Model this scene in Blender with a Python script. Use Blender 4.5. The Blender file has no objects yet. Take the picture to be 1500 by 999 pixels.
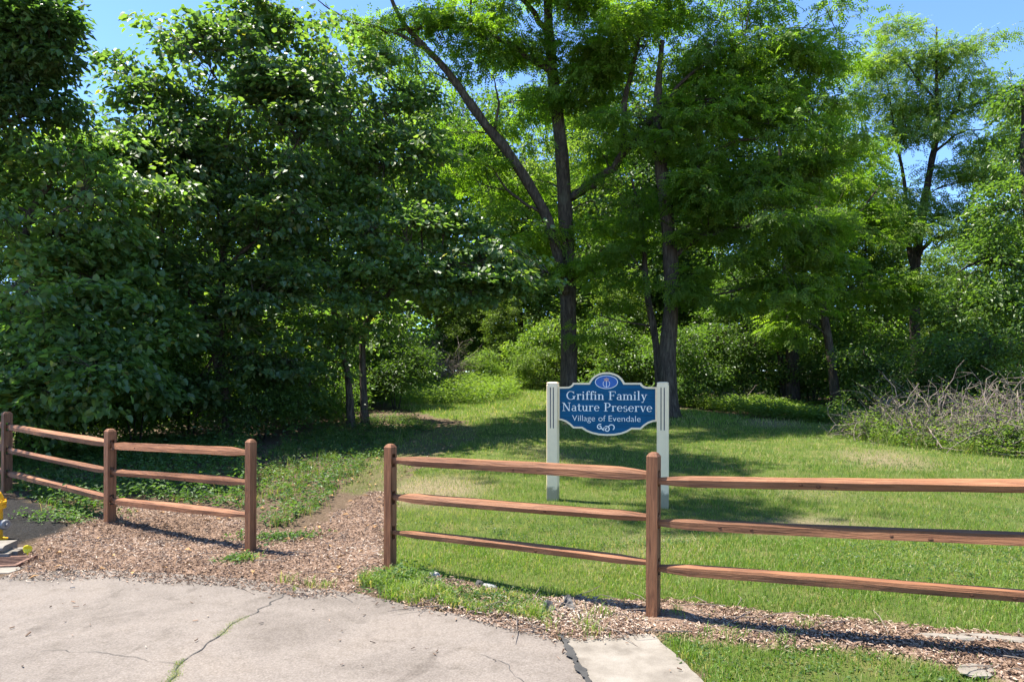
import bpy, math
import numpy as np
from mathutils import Vector

rng = np.random.default_rng(11)
sc = bpy.context.scene
COL = sc.collection
R = math.radians

# ------------------------------------------------------------------ camera, sky, sun, exposure
EYE = 1.65
cam_d = bpy.data.cameras.new('camera')
cam = bpy.data.objects.new('camera', cam_d)
COL.objects.link(cam)
cam.location = (0, 0, EYE)
cam.rotation_euler = (R(90), 0, 0)
cam_d.sensor_width = 36.0
cam_d.lens = 24.0
cam_d.shift_y = 0.0403
cam_d.clip_end = 2000
cam_d.clip_start = 0.05
sc.camera = cam

SUN_EL, SUN_AZ = R(66), R(-74)      # azimuth from +Y towards +X
world = bpy.data.worlds.new('World')
sc.world = world
world.use_nodes = True
wn = world.node_tree
sky = wn.nodes.new('ShaderNodeTexSky')
sky.sky_type = 'NISHITA'
sky.sun_disc = False
sky.sun_elevation = SUN_EL
sky.sun_rotation = SUN_AZ
sky.altitude = 2600
sky.air_density = 1.0
sky.dust_density = 0.1
sky.ozone_density = 8.0
bg = wn.nodes['Background']
bg.inputs['Strength'].default_value = 0.13
wn.links.new(sky.outputs[0], bg.inputs['Color'])

sun_d = bpy.data.lights.new('sun', 'SUN')
sun_d.energy = 5.0
sun_d.angle = R(0.53)
sun_d.color = (1.0, 0.94, 0.84)
sun = bpy.data.objects.new('sun', sun_d)
COL.objects.link(sun)
sdir = Vector((math.sin(SUN_AZ) * math.cos(SUN_EL), math.cos(SUN_AZ) * math.cos(SUN_EL), math.sin(SUN_EL)))
sun.rotation_euler = sdir.to_track_quat('Z', 'Y').to_euler()
sun.location = sdir * 60

sc.view_settings.view_transform = 'Standard'
sc.view_settings.look = 'None'
sc.view_settings.exposure = 1.68
sc.view_settings.gamma = 1.0
sc.render.engine = 'CYCLES'
sc.cycles.max_bounces = 12
sc.cycles.diffuse_bounces = 7
sc.cycles.glossy_bounces = 2
sc.cycles.transmission_bounces = 7
sc.cycles.use_denoising = True
sc.cycles.sample_clamp_indirect = 6

# ------------------------------------------------------------------ small maths
def P(px, py, d):
    """a point seen at photograph pixel (px,py), d metres in front of the camera"""
    return np.array([(px - 750) / 1000 * d, d, EYE - (py - 560) / 1000 * d])

def sn(p, f, seed=0):
    """cheap smooth noise in -1..1 on (...,k) points"""
    r = np.random.default_rng(seed)
    k = p.shape[-1]
    out = 0
    for i in range(5):
        v = r.normal(size=k); v /= np.linalg.norm(v)
        out = out + np.sin(p @ v * f * r.uniform(.6, 1.6) + r.uniform(0, 6.28))
    return out / 3.0

def sstep(a, b, x):
    t = np.clip((x - a) / (b - a), 0, 1)
    return t * t * (3 - 2 * t)

def ground_z(x, y):
    x = np.asarray(x, float); y = np.asarray(y, float)
    t = np.clip(y - 7.0, 0, None)
    z = 0.062 * t - 0.062 * 0.8 * (1 - np.exp(-t / 0.8)) + 0.02 * sstep(7, 8, y)
    z = np.where(y > 45, 0.062 * 38 + (z - 0.062 * 38) * 0.15, z)
    z = z + 0.10 * sstep(1.0, 3.4, x) * sstep(9.0, 4.5, y)
    p = np.stack([x, y], -1)
    z = z + 0.03 * sn(p, 0.9, 3) * sstep(8, 14, y) + 0.008 * sn(p, 4.0, 4) * sstep(6.6, 9, y)
    return z

def gpt(px, py):
    """ground point under a photograph pixel"""
    lo, hi = 2.0, 60.0
    ds = np.linspace(lo, hi, 4000)
    zz = EYE - (py - 560) / 1000 * ds
    gz = ground_z((px - 750) / 1000 * ds, ds)
    k = np.argmax(zz <= gz) if (zz <= gz).any() else len(ds) - 1
    d = ds[k]
    return np.array([(px - 750) / 1000 * d, d])

def gpoly(pts):
    return np.array([gpt(*p) for p in pts])

def inside(poly, x, y):
    n = len(poly); c = np.zeros(np.shape(x), bool)
    for i in range(n):
        x0, y0 = poly[i]; x1, y1 = poly[(i + 1) % n]
        hit = ((y0 > y) != (y1 > y)) & (x < (x1 - x0) * (y - y0) / (y1 - y0 + 1e-12) + x0)
        c ^= hit
    return c

def unit(v):
    return v / (np.linalg.norm(v, axis=-1, keepdims=True) + 1e-9)

# ------------------------------------------------------------------ mesh helpers
def mesh_np(name, V, polys, attrs=None, smooth=False):
    V = np.asarray(V, np.float32).reshape(-1, 3)
    polys = [np.asarray(p, np.int32) for p in polys if len(p)]
    me = bpy.data.meshes.new(name)
    me.vertices.add(len(V))
    me.vertices.foreach_set('co', V.ravel())
    nl = sum(p.size for p in polys); npo = sum(len(p) for p in polys)
    me.loops.add(nl); me.polygons.add(npo)
    me.loops.foreach_set('vertex_index', np.concatenate([p.ravel() for p in polys]))
    tot = np.concatenate([np.full(len(p), p.shape[1], np.int32) for p in polys])
    st = np.concatenate([[0], np.cumsum(tot)[:-1]]).astype(np.int32)
    me.polygons.foreach_set('loop_start', st)
    me.polygons.foreach_set('use_smooth', np.full(npo, bool(smooth)))
    me.update(calc_edges=True)
    if attrs:
        for k, a in attrs.items():
            at = me.attributes.new(k, 'FLOAT', 'POINT')
            at.data.foreach_set('value', np.asarray(a, np.float32))
    return me

def link(name, me, mat=None, parent=None):
    o = bpy.data.objects.new(name, me)
    COL.objects.link(o)
    if mat is not None and me is not None and not me.materials:
        me.materials.append(mat)
    if parent is not None:
        o.parent = parent
    return o

def tag(o, label=None, cat=None, group=None, kind=None):
    if label: o['label'] = label
    if cat: o['category'] = cat
    if group: o['group'] = group
    if kind: o['kind'] = kind
    return o

def empty(name, loc=(0, 0, 0), rz=0, **kw):
    o = bpy.data.objects.new(name, None)
    o.empty_display_size = 0.2
    COL.objects.link(o)
    o.location = loc; o.rotation_euler = (0, 0, rz)
    return tag(o, **kw)

def copy_tree(o, parent=None):
    c = o.copy(); COL.objects.link(c)
    if parent is not None: c.parent = parent
    for ch in [x for x in bpy.data.objects if x.parent == o]:
        copy_tree(ch, c)
    return c

class Geo:
    """collects pieces into one mesh"""
    def __init__(s):
        s.V = []; s.P = {}; s.n = 0; s.A = []
    def add(s, V, *polys, a=0.0):
        V = np.asarray(V, float).reshape(-1, 3)
        s.V.append(V)
        s.A.append(np.broadcast_to(np.asarray(a, float), (len(V),)).copy())
        for p in polys:
            p = np.asarray(p)
            if p.size: s.P.setdefault(p.shape[1], []).append(p + s.n)
        s.n += len(V)
    def box(s, x0, y0, z0, x1, y1, z1, a=0.0):
        V = [(x0,y0,z0),(x1,y0,z0),(x1,y1,z0),(x0,y1,z0),(x0,y0,z1),(x1,y0,z1),(x1,y1,z1),(x0,y1,z1)]
        s.add(V, [(0,3,2,1),(4,5,6,7),(0,1,5,4),(1,2,6,5),(2,3,7,6),(3,0,4,7)], a=a)
    def rings(s, rings, closed=True, caps=True, a=0.0):
        """loft through equal-length rings (m,k,3)"""
        rings = np.asarray(rings, float); m, k, _ = rings.shape
        i = np.arange(m - 1)[:, None] * k; j = np.arange(k)
        if not closed: j = j[:-1]
        q = np.stack([i + j, i + (j + 1) % k, i + k + (j + 1) % k, i + k + j], -1).reshape(-1, 4)
        s.add(rings.reshape(-1, 3), q, a=a)
        if caps:
            base = s.n - m * k
            s.P.setdefault(k, []).append(np.arange(k)[::-1][None] + base)
            s.P.setdefault(k, []).append(np.arange(k)[None] + base + (m - 1) * k)
    def tube(s, pts, rad, k=8, wob=0.0, seed=0, caps=True, a=0.0, flare=None):
        pts = np.asarray(pts, float); rad = np.broadcast_to(np.asarray(rad, float), (len(pts),))
        t = unit(np.gradient(pts, axis=0))
        up = np.array([0.0, 0, 1]) if abs(t[0][2]) < .9 else np.array([1.0, 0, 0])
        u = unit(np.cross(t[0], up)); rr = []
        ang = np.arange(k) / k * 2 * np.pi
        for i in range(len(pts)):
            u = unit(u - t[i] * np.dot(u, t[i])); v = np.cross(t[i], u)
            r = rad[i] * np.ones(k)
            c = np.cos(ang)[:, None] * u + np.sin(ang)[:, None] * v
            if wob:
                r = r * (1 + wob * sn(pts[i] + c * rad[i] * 2, 3.0 / max(rad[i], .02) ** .7 * .35, seed))
            rr.append(pts[i] + c * r[:, None])
        s.rings(rr, caps=caps, a=a)
    def lathe(s, prof, k=20, c=(0, 0, 0), axis=2, a=0.0):
        ang = np.arange(k) / k * 2 * np.pi
        rr = []
        for r, h in prof:
            ring = np.zeros((k, 3))
            o = [i for i in range(3) if i != axis]
            ring[:, o[0]] = r * np.cos(ang); ring[:, o[1]] = r * np.sin(ang); ring[:, axis] = h
            rr.append(ring + np.array(c))
        s.rings(rr, a=a)
    def mesh(s, name, smooth=False):
        V = np.concatenate(s.V); A = np.concatenate(s.A)
        return mesh_np(name, V, [np.concatenate(v) for v in s.P.values()], {'tint': A}, smooth)
    def obj(s, name, mat, parent=None, smooth=False):
        return link(name, s.mesh(name, smooth), mat, parent)

def catmull(pts, per=5):
    p = np.asarray(pts, float)
    q = np.vstack([2 * p[0] - p[1], p, 2 * p[-1] - p[-2]])
    out = []
    for i in range(1, len(q) - 2):
        for t in np.arange(per) / per:
            a, b, c, d = q[i - 1], q[i], q[i + 1], q[i + 2]
            out.append(.5 * (2 * b + (c - a) * t + (2 * a - 5 * b + 4 * c - d) * t * t + (3 * b - a - 3 * c + d) * t ** 3))
    out.append(p[-1])
    return np.array(out)

def twigs(P0, P1, P2, r0, r1, k=3):
    """N thin bent twigs at once -> V, quads"""
    n = len(P0)
    r0 = np.broadcast_to(r0, (n,)); r1 = np.broadcast_to(r1, (n,))
    t = unit(P2 - P0)
    u = unit(np.cross(t, np.array([0.31, 0.2, 0.93]))); v = np.cross(t, u)
    ang = np.arange(k) / k * 2 * np.pi
    c = np.cos(ang)[None, :, None] * u[:, None] + np.sin(ang)[None, :, None] * v[:, None]
    rings = np.stack([P0[:, None] + c * r0[:, None, None],
                      P1[:, None] + c * ((r0 + r1) / 2)[:, None, None],
                      P2[:, None] + c * r1[:, None, None]], 1)
    V = rings.reshape(-1, 3)
    base = (np.arange(n) * 3 * k)[:, None, None]
    i = (np.arange(2) * k)[:, None]; j = np.arange(k)[None]
    q = np.stack([i + j, i + (j + 1) % k, i + k + (j + 1) % k, i + k + j], -1).reshape(1, -1, 4)
    return V, (q + base).reshape(-1, 4)

# ------------------------------------------------------------------ leaves (all vectorised)
def leaves4(pos, ax, nrm, L, W, fold=.25):
    """diamond leaves: 4 verts, 2 tris folded along the midrib"""
    n = len(pos); L = np.broadcast_to(L, (n,))[:, None]; W = np.broadcast_to(W, (n,))[:, None]
    ax = unit(ax); s = unit(np.cross(ax, nrm)); nn = np.cross(s, ax)
    a = pos; t = pos + ax * L - nn * L * .12
    m = pos + ax * L * .42
    l = m + s * W * .5 + nn * W * fold; r = m - s * W * .5 + nn * W * fold
    V = np.stack([a, r, t, l], 1).reshape(-1, 3)
    b = (np.arange(n) * 4)[:, None]
    T = np.concatenate([b + np.array([[0, 1, 2]]), b + np.array([[0, 2, 3]])])
    return V, T, 4

def leaves6(pos, ax, nrm, L, W, fold=.18):
    """rounder leaves: 6 verts, two folded quads"""
    n = len(pos); L = np.broadcast_to(L, (n,))[:, None]; W = np.broadcast_to(W, (n,))[:, None]
    ax = unit(ax); s = unit(np.cross(ax, nrm)); nn = np.cross(s, ax)
    a = pos; t = pos + ax * L - nn * L * .15
    m1 = pos + ax * L * .16; m2 = pos + ax * L * .62 - nn * L * .04
    V = np.stack([a, m1 - s * W * .5 + nn * W * fold, m2 - s * W * .42 + nn * W * fold * .7, t,
                  m2 + s * W * .42 + nn * W * fold * .7, m1 + s * W * .5 + nn * W * fold], 1).reshape(-1, 3)
    b = (np.arange(n) * 6)[:, None]
    T = np.concatenate([b + np.array([[0, 1, 2, 3]]), b + np.array([[0, 3, 4, 5]])])
    return V, T, 6

def fronds(pos, ax, nrm, L, pairs=4, lw=.046, ll=.09):
    """pinnate leaves: every frond is 2*pairs+1 diamond leaflets"""
    n = len(pos); ax = unit(ax); s = unit(np.cross(ax, nrm)); nn = np.cross(s, ax)
    L = np.broadcast_to(L, (n,))
    PP, AA, NN = [], [], []
    for i in range(pairs):
        t = .2 + .75 * i / (pairs - 1 + .5)
        c = pos + ax * (L * t)[:, None] - nn * (L * t * t * .28)[:, None]
        for sg in (-1, 1):
            PP.append(c); AA.append(s * sg + ax * .45 - nn * .15); NN.append(nn + s * sg * -.25 + ax * .1)
    PP.append(pos + ax * (L * .95)[:, None] - nn * (L * .26)[:, None]); AA.append(ax - nn * .4); NN.append(nn)
    k = len(PP)
    PP = np.stack(PP, 1).reshape(-1, 3); AA = np.stack(AA, 1).reshape(-1, 3); NN = np.stack(NN, 1).reshape(-1, 3)
    NN = NN + rng.normal(size=NN.shape) * .16
    V, T, m = leaves4(PP, AA, NN, ll * rng.uniform(.8, 1.2, len(PP)), lw, .15)
    return V, T, m * k

# ------------------------------------------------------------------ materials
def nodes(mat):
    return mat.node_tree.nodes, mat.node_tree.links

def new_mat(name):
    m = bpy.data.materials.new(name); m.use_nodes = True
    n, l = nodes(m)
    return m, n, l, n['Principled BSDF']

def ramp(n, stops):
    r = n.new('ShaderNodeValToRGB')
    e = r.color_ramp.elements
    while len(e) < len(stops): e.new(.5)
    for i, (p, c) in enumerate(stops):
        e[i].position = p; e[i].color = (*c, 1)
    return r

def noise(n, l, scale, detail=4, rough=.6, coord=None, dist=0):
    t = n.new('ShaderNodeTexNoise')
    t.inputs['Scale'].default_value = scale; t.inputs['Detail'].default_value = detail
    t.inputs['Roughness'].default_value = rough; t.inputs['Distortion'].default_value = dist
    if coord is not None: l.new(coord, t.inputs['Vector'])
    return t

def geo_pos(n):
    return n.new('ShaderNodeNewGeometry').outputs['Position']

def bump(n, l, h, bsdf, strength=.3, dist=.01):
    b = n.new('ShaderNodeBump'); b.inputs['Strength'].default_value = strength; b.inputs['Distance'].default_value = dist
    l.new(h, b.inputs['Height']); l.new(b.outputs[0], bsdf.inputs['Normal'])

def mixc(n, l, fac, a, b, mode='MIX'):
    m = n.new('ShaderNodeMix'); m.data_type = 'RGBA'; m.blend_type = mode
    if isinstance(fac, float): m.inputs[0].default_value = fac
    else: l.new(fac, m.inputs[0])
    for k, s in ((6, a), (7, b)):
        if isinstance(s, tuple): m.inputs[k].default_value = (*s, 1)
        else: l.new(s, m.inputs[k])
    return m.outputs[2]

def leaf_mat(name, stops, trans, tcol, rough=.42, spec=.45):
    """leaf: glossy upper surface plus light let through; colour varies leaf by leaf"""
    m, n, l, b = new_mat(name)
    at = n.new('ShaderNodeAttribute'); at.attribute_name = 'tint'
    r = ramp(n, stops); l.new(at.outputs['Fac'], r.inputs[0])
    oi = n.new('ShaderNodeObjectInfo')
    hs = n.new('ShaderNodeHueSaturation')
    mr = n.new('ShaderNodeMapRange'); l.new(oi.outputs['Random'], mr.inputs[0])
    mr.inputs[3].default_value = .82; mr.inputs[4].default_value = 1.18
    l.new(mr.outputs[0], hs.inputs['Value']); l.new(r.outputs[0], hs.inputs['Color'])
    l.new(hs.outputs[0], b.inputs['Base Color'])
    b.inputs['Roughness'].default_value = rough
    b.inputs['Specular IOR Level'].default_value = spec
    tr = n.new('ShaderNodeBsdfTranslucent')
    l.new(mixc(n, l, 1.0, hs.outputs[0], tcol, 'MULTIPLY'), tr.inputs['Color'])
    mx = n.new('ShaderNodeMixShader'); mx.inputs[0].default_value = trans
    l.new(b.outputs[0], mx.inputs[1]); l.new(tr.outputs[0], mx.inputs[2])
    l.new(mx.outputs[0], n['Material Output'].inputs['Surface'])
    return m

M = {}
M['broad'] = leaf_mat('broad_leaf', [(0, (.056, .108, .036)), (.5, (.095, .168, .052)), (.88, (.15, .215, .055)), (1, (.20, .20, .045))], .5, (2.2, 2.3, .75), .46, .85)
M['oak'] = leaf_mat('oak_leaf', [(0, (.045, .09, .028)), (.6, (.075, .14, .04)), (1, (.12, .18, .045))], .42, (2.0, 2.2, .75), .42, .45)
M['locust'] = leaf_mat('locust_leaf', [(0, (.078, .138, .018)), (.5, (.12, .195, .026)), (1, (.18, .245, .036))], .58, (1.9, 2.15, .65), .5, .35)
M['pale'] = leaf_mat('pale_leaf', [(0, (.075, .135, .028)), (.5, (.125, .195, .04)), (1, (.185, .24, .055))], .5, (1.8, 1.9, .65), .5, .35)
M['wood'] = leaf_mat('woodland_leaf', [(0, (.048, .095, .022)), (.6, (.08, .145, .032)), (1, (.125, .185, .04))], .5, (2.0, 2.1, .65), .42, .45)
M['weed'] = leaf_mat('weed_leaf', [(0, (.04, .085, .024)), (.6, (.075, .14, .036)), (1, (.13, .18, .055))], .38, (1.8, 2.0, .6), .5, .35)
M['grass'] = leaf_mat('grass_blade', [(0, (.085, .155, .024)), (.5, (.14, .232, .038)), (.82, (.215, .272, .064)), (1, (.40, .34, .18))], .42, (1.6, 1.65, .6), .5, .3)

def bark_mat(name, c0, c1, c2, scale=1.0):
    m, n, l, b = new_mat(name)
    tc = n.new('ShaderNodeTexCoord')
    mp = n.new('ShaderNodeMapping'); l.new(tc.outputs['Object'], mp.inputs[0])
    mp.inputs['Scale'].default_value = (9 * scale, 9 * scale, 1.6 * scale)
    a = noise(n, l, 2.2, 6, .65, mp.outputs[0], .6)
    r = ramp(n, [(.32, c0), (.52, c1), (.72, c2)]); l.new(a.outputs[0], r.inputs[0])
    lich = noise(n, l, 2.5, 3, .6, tc.outputs['Object'])
    lr = ramp(n, [(.55, (0, 0, 0)), (.72, (.35, .35, .35))]); l.new(lich.outputs[0], lr.inputs[0])
    l.new(mixc(n, l, lr.outputs[0], r.outputs[0], (.13, .135, .09)), b.inputs['Base Color'])
    b.inputs['Roughness'].default_value = .9; b.inputs['Specular IOR Level'].default_value = .15
    bump(n, l, a.outputs[0], b, .9, .04)
    return m
M['bark'] = bark_mat('bark', (.026, .02, .015), (.075, .058, .043), (.15, .122, .09))
M['bark_dark'] = bark_mat('bark_dark', (.018, .014, .011), (.045, .036, .028), (.085, .07, .054))
M['twig'] = bark_mat('dead_twig', (.11, .085, .068), (.23, .185, .15), (.36, .305, .26), 2)

def soil_like(name):
    m, n, l, b = new_mat(name)
    pos = geo_pos(n)
    def attr(k):
        a = n.new('ShaderNodeAttribute'); a.attribute_name = k; return a.outputs['Fac']
    f = noise(n, l, 38, 6, .7, pos); g = noise(n, l, 3.2, 5, .6, pos); h = noise(n, l, 170, 3, .7, pos)
    soil = ramp(n, [(.3, (.055, .037, .024)), (.5, (.125, .088, .058)), (.72, (.23, .17, .12))]); l.new(f.outputs[0], soil.inputs[0])
    chip = ramp(n, [(.3, (.11, .065, .042)), (.5, (.25, .165, .115)), (.7, (.42, .31, .24))]); l.new(f.outputs[0], chip.inputs[0])
    lawn = ramp(n, [(.25, (.055, .09, .02)), (.5, (.10, .13, .03)), (.75, (.17, .155, .06))]); l.new(g.outputs[0], lawn.inputs[0])
    thatch = ramp(n, [(.4, (.16, .13, .07)), (.65, (.30, .25, .15))]); l.new(f.outputs[0], thatch.inputs[0])
    black = ramp(n, [(.35, (.016, .015, .014)), (.7, (.05, .047, .044))]); l.new(f.outputs[0], black.inputs[0])
    c = mixc(n, l, attr('lawn'), soil.outputs[0], lawn.outputs[0])
    c = mixc(n, l, attr('thatch'), c, thatch.outputs[0])
    c = mixc(n, l, attr('chips'), c, chip.outputs[0])
    c = mixc(n, l, attr('black'), c, black.outputs[0])
    l.new(c, b.inputs['Base Color'])
    b.inputs['Roughness'].default_value = .95; b.inputs['Specular IOR Level'].default_value = .1
    ad = n.new('ShaderNodeMath'); ad.operation = 'ADD'; l.new(f.outputs[0], ad.inputs[0]); l.new(h.outputs[0], ad.inputs[1])
    bump(n, l, ad.outputs[0], b, .8, .03)
    return m
M['ground'] = soil_like('ground')

def asphalt():
    m, n, l, b = new_mat('old_asphalt')
    pos = geo_pos(n)
    agg = noise(n, l, 85, 5, .8, pos); big = noise(n, l, .9, 5, .6, pos, .5); mid = noise(n, l, 6, 5, .65, pos)
    vor = n.new('ShaderNodeTexVoronoi'); vor.inputs['Scale'].default_value = 70; l.new(pos, vor.inputs['Vector'])
    r = ramp(n, [(.30, (.106, .089, .076)), (.5, (.168, .144, .124)), (.7, (.228, .20, .176))]); l.new(agg.outputs[0], r.inputs[0])
    st = ramp(n, [(.3, (.66, .65, .64)), (.52, (1, 1, 1)), (.75, (1.1, 1.08, 1.05))]); l.new(big.outputs[0], st.inputs[0])
    s2 = ramp(n, [(.28, (.80, .79, .77)), (.5, (1, 1, 1))]); l.new(mid.outputs[0], s2.inputs[0])
    vr = ramp(n, [(.0, (1.25, 1.22, 1.18)), (.25, (1, 1, 1)), (.8, (.86, .86, .86))]); l.new(vor.outputs['Distance'], vr.inputs[0])
    c = mixc(n, l, 1.0, r.outputs[0], st.outputs[0], 'MULTIPLY')
    c = mixc(n, l, 1.0, c, s2.outputs[0], 'MULTIPLY')
    c = mixc(n, l, 1.0, c, vr.outputs[0], 'MULTIPLY')
    spot = noise(n, l, 2.4, 3, .5, pos, 1.5)
    sr = ramp(n, [(.60, (1, 1, 1)), (.70, (.74, .73, .72))]); l.new(spot.outputs[0], sr.inputs[0])
    c = mixc(n, l, 1.0, c, sr.outputs[0], 'MULTIPLY')
    l.new(c, b.inputs['Base Color'])
    b.inputs['Roughness'].default_value = .88; b.inputs['Specular IOR Level'].default_value = .25
    bump(n, l, agg.outputs[0], b, .55, .006)
    return m
M['asphalt'] = asphalt()

def concrete(name, lo, mi, hi):
    m, n, l, b = new_mat(name)
    pos = geo_pos(n)
    a = noise(n, l, 4, 6, .65, pos); f = noise(n, l, 120, 3, .7, pos)
    r = ramp(n, [(.3, lo), (.52, mi), (.75, hi)]); l.new(a.outputs[0], r.inputs[0])
    fr = ramp(n, [(.3, (.82, .82, .82)), (.6, (1.05, 1.05, 1.05))]); l.new(f.outputs[0], fr.inputs[0])
    l.new(mixc(n, l, 1.0, r.outputs[0], fr.outputs[0], 'MULTIPLY'), b.inputs['Base Color'])
    b.inputs['Roughness'].default_value = .85; b.inputs['Specular IOR Level'].default_value = .25
    bump(n, l, f.outputs[0], b, .35, .004)
    return m
M['concrete'] = concrete('concrete', (.115, .099, .081), (.195, .173, .144), (.25, .228, .198))
M['stone'] = concrete('grey_stone', (.12, .12, .12), (.26, .255, .25), (.42, .41, .40))
M['tar'] = concrete('tar', (.03, .03, .03), (.055, .053, .05), (.09, .086, .08))
M['fabric'] = concrete('fabric_scrap', (.05, .047, .045), (.10, .095, .09), (.17, .16, .15))

def cedar():
    m, n, l, b = new_mat('stained_cedar')
    tc = n.new('ShaderNodeTexCoord'); oi = n.new('ShaderNodeObjectInfo')
    at = n.new('ShaderNodeAttribute'); at.attribute_name = 'along'      # runs along the timber
    cx = n.new('ShaderNodeCombineXYZ'); l.new(at.outputs['Fac'], cx.inputs[0])
    mulz = n.new('ShaderNodeMath'); mulz.operation = 'MULTIPLY'; l.new(oi.outputs['Random'], mulz.inputs[0]); mulz.inputs[1].default_value = 40
    ac = n.new('ShaderNodeAttribute'); ac.attribute_name = 'across'; l.new(ac.outputs['Fac'], cx.inputs[1]); l.new(mulz.outputs[0], cx.inputs[2])
    mp = n.new('ShaderNodeMapping'); mp.inputs['Scale'].default_value = (1.4, 26, 1); l.new(cx.outputs[0], mp.inputs[0])
    g = noise(n, l, 2.2, 7, .62, mp.outputs[0], 1.2)
    mp2 = n.new('ShaderNodeMapping'); mp2.inputs['Scale'].default_value = (1.2, 4, 1); l.new(cx.outputs[0], mp2.inputs[0])
    big = noise(n, l, 1.7, 4, .6, mp2.outputs[0])
    r = ramp(n, [(.26, (.045, .018, .010)), (.40, (.162, .066, .029)), (.57, (.245, .104, .045)), (.76, (.30, .14, .066)), (.9, (.33, .21, .14))]); l.new(g.outputs[0], r.inputs[0])
    br = ramp(n, [(.3, (.72, .70, .70)), (.5, (1, 1, 1)), (.72, (1.2, 1.25, 1.3))]); l.new(big.outputs[0], br.inputs[0])
    c = mixc(n, l, 1.0, r.outputs[0], br.outputs[0], 'MULTIPLY')
    hs = n.new('ShaderNodeHueSaturation'); mr = n.new('ShaderNodeMapRange'); l.new(oi.outputs['Random'], mr.inputs[0])
    mr.inputs[3].default_value = .86; mr.inputs[4].default_value = 1.14
    l.new(mr.outputs[0], hs.inputs['Value']); l.new(c, hs.inputs['Color'])
    l.new(hs.outputs[0], b.inputs['Base Color'])
    b.inputs['Roughness'].default_value = .62; b.inputs['Specular IOR Level'].default_value = .3
    bump(n, l, g.outputs[0], b, .9, .008)
    return m
M['cedar'] = cedar()

def plain(name, col, rough=.5, spec=.5, metal=0.0, var=.12, sc_=30):
    m, n, l, b = new_mat(name)
    tc = n.new('ShaderNodeTexCoord')
    a = noise(n, l, sc_, 4, .6, tc.outputs['Object'])
    r = ramp(n, [(.3, tuple(x * (1 - var) for x in col)), (.7, tuple(min(1, x * (1 + var)) for x in col))]); l.new(a.outputs[0], r.inputs[0])
    l.new(r.outputs[0], b.inputs['Base Color'])
    b.inputs['Roughness'].default_value = rough; b.inputs['Specular IOR Level'].default_value = spec; b.inputs['Metallic'].default_value = metal
    bump(n, l, a.outputs[0], b, .08, .003)
    return m
M['knot'] = plain('wood_knot', (.10, .042, .022), .7, .2)
M['cream'] = plain('cream_paint', (.92, .71, .45), .5, .35, var=.05)
def post_paint():
    m, n, l, b = new_mat('cream_post_paint')
    tc = n.new('ShaderNodeTexCoord'); a = noise(n, l, 14, 5, .65, tc.outputs['Object'])
    sp = n.new('ShaderNodeSeparateXYZ'); l.new(tc.outputs['Object'], sp.inputs[0])
    ad = n.new('ShaderNodeMath'); ad.operation = 'MULTIPLY_ADD'; l.new(a.outputs[0], ad.inputs[0]); ad.inputs[1].default_value = -.28; l.new(sp.outputs[2], ad.inputs[2])
    r = ramp(n, [(0, (.30, .25, .15)), (.06, (.92, .70, .43))]); l.new(ad.outputs[0], r.inputs[0])
    f = ramp(n, [(.3, (.93, .93, .93)), (.6, (1, 1, 1))]); l.new(a.outputs[0], f.inputs[0])
    l.new(mixc(n, l, 1.0, r.outputs[0], f.outputs[0], 'MULTIPLY'), b.inputs['Base Color'])
    b.inputs['Roughness'].default_value = .5; bump(n, l, a.outputs[0], b, .1, .003)
    return m
M['post_paint'] = post_paint()
M['white'] = plain('white_paint', (.88, .84, .76), .5, .35, var=.03)
M['navy'] = plain('navy_groove', (.012, .02, .05), .5)
M['royal'] = plain('royal_blue', (.010, .095, .34), .45)
M['pink'] = plain('emblem_orange', (.55, .30, .22), .5)
M['hydrant'] = plain('hydrant_yellow', (.78, .40, .015), .4, .5, var=.1, sc_=12)
M['steel'] = plain('worn_steel', (.22, .22, .22), .5, .5, .5, .25)
M['rust'] = plain('rusted_iron', (.16, .09, .065), .8, .3, .2, .35)
M['dark'] = plain('drain_dark', (.02, .018, .005), .9, .1)
M['yellow'] = plain('yellow_plastic', (.75, .62, .02), .45)
M['litter'] = plain('dead_leaf', (.34, .20, .09), .8, .2, var=.4)

def sign_blue():
    m, n, l, b = new_mat('sandblasted_blue')
    tc = n.new('ShaderNodeTexCoord')
    mp = n.new('ShaderNodeMapping'); mp.inputs['Scale'].default_value = (1.2, 1, 42); l.new(tc.outputs['Object'], mp.inputs[0])
    g = noise(n, l, 1.5, 4, .6, mp.outputs[0], .7)
    r = ramp(n, [(.3, (.0015, .050, .110)), (.5, (.002, .078, .165)), (.75, (.004, .108, .225))]); l.new(g.outputs[0], r.inputs[0])
    l.new(r.outputs[0], b.inputs['Base Color']); b.inputs['Roughness'].default_value = .6
    b.inputs['Specular IOR Level'].default_value = .2
    bump(n, l, g.outputs[0], b, .7, .008)
    return m
M['signblue'] = sign_blue()

def chip_mat():
    m, n, l, b = new_mat('wood_chip')
    at = n.new('ShaderNodeAttribute'); at.attribute_name = 'tint'
    r = ramp(n, [(0, (.06, .036, .024)), (.35, (.17, .108, .072)), (.7, (.32, .225, .165)), (1, (.48, .40, .32))]); l.new(at.outputs['Fac'], r.inputs[0])
    l.new(r.outputs[0], b.inputs['Base Color']); b.inputs['Roughness'].default_value = .9; b.inputs['Specular IOR Level'].default_value = .15
    return m
M['chip'] = chip_mat()

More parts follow.
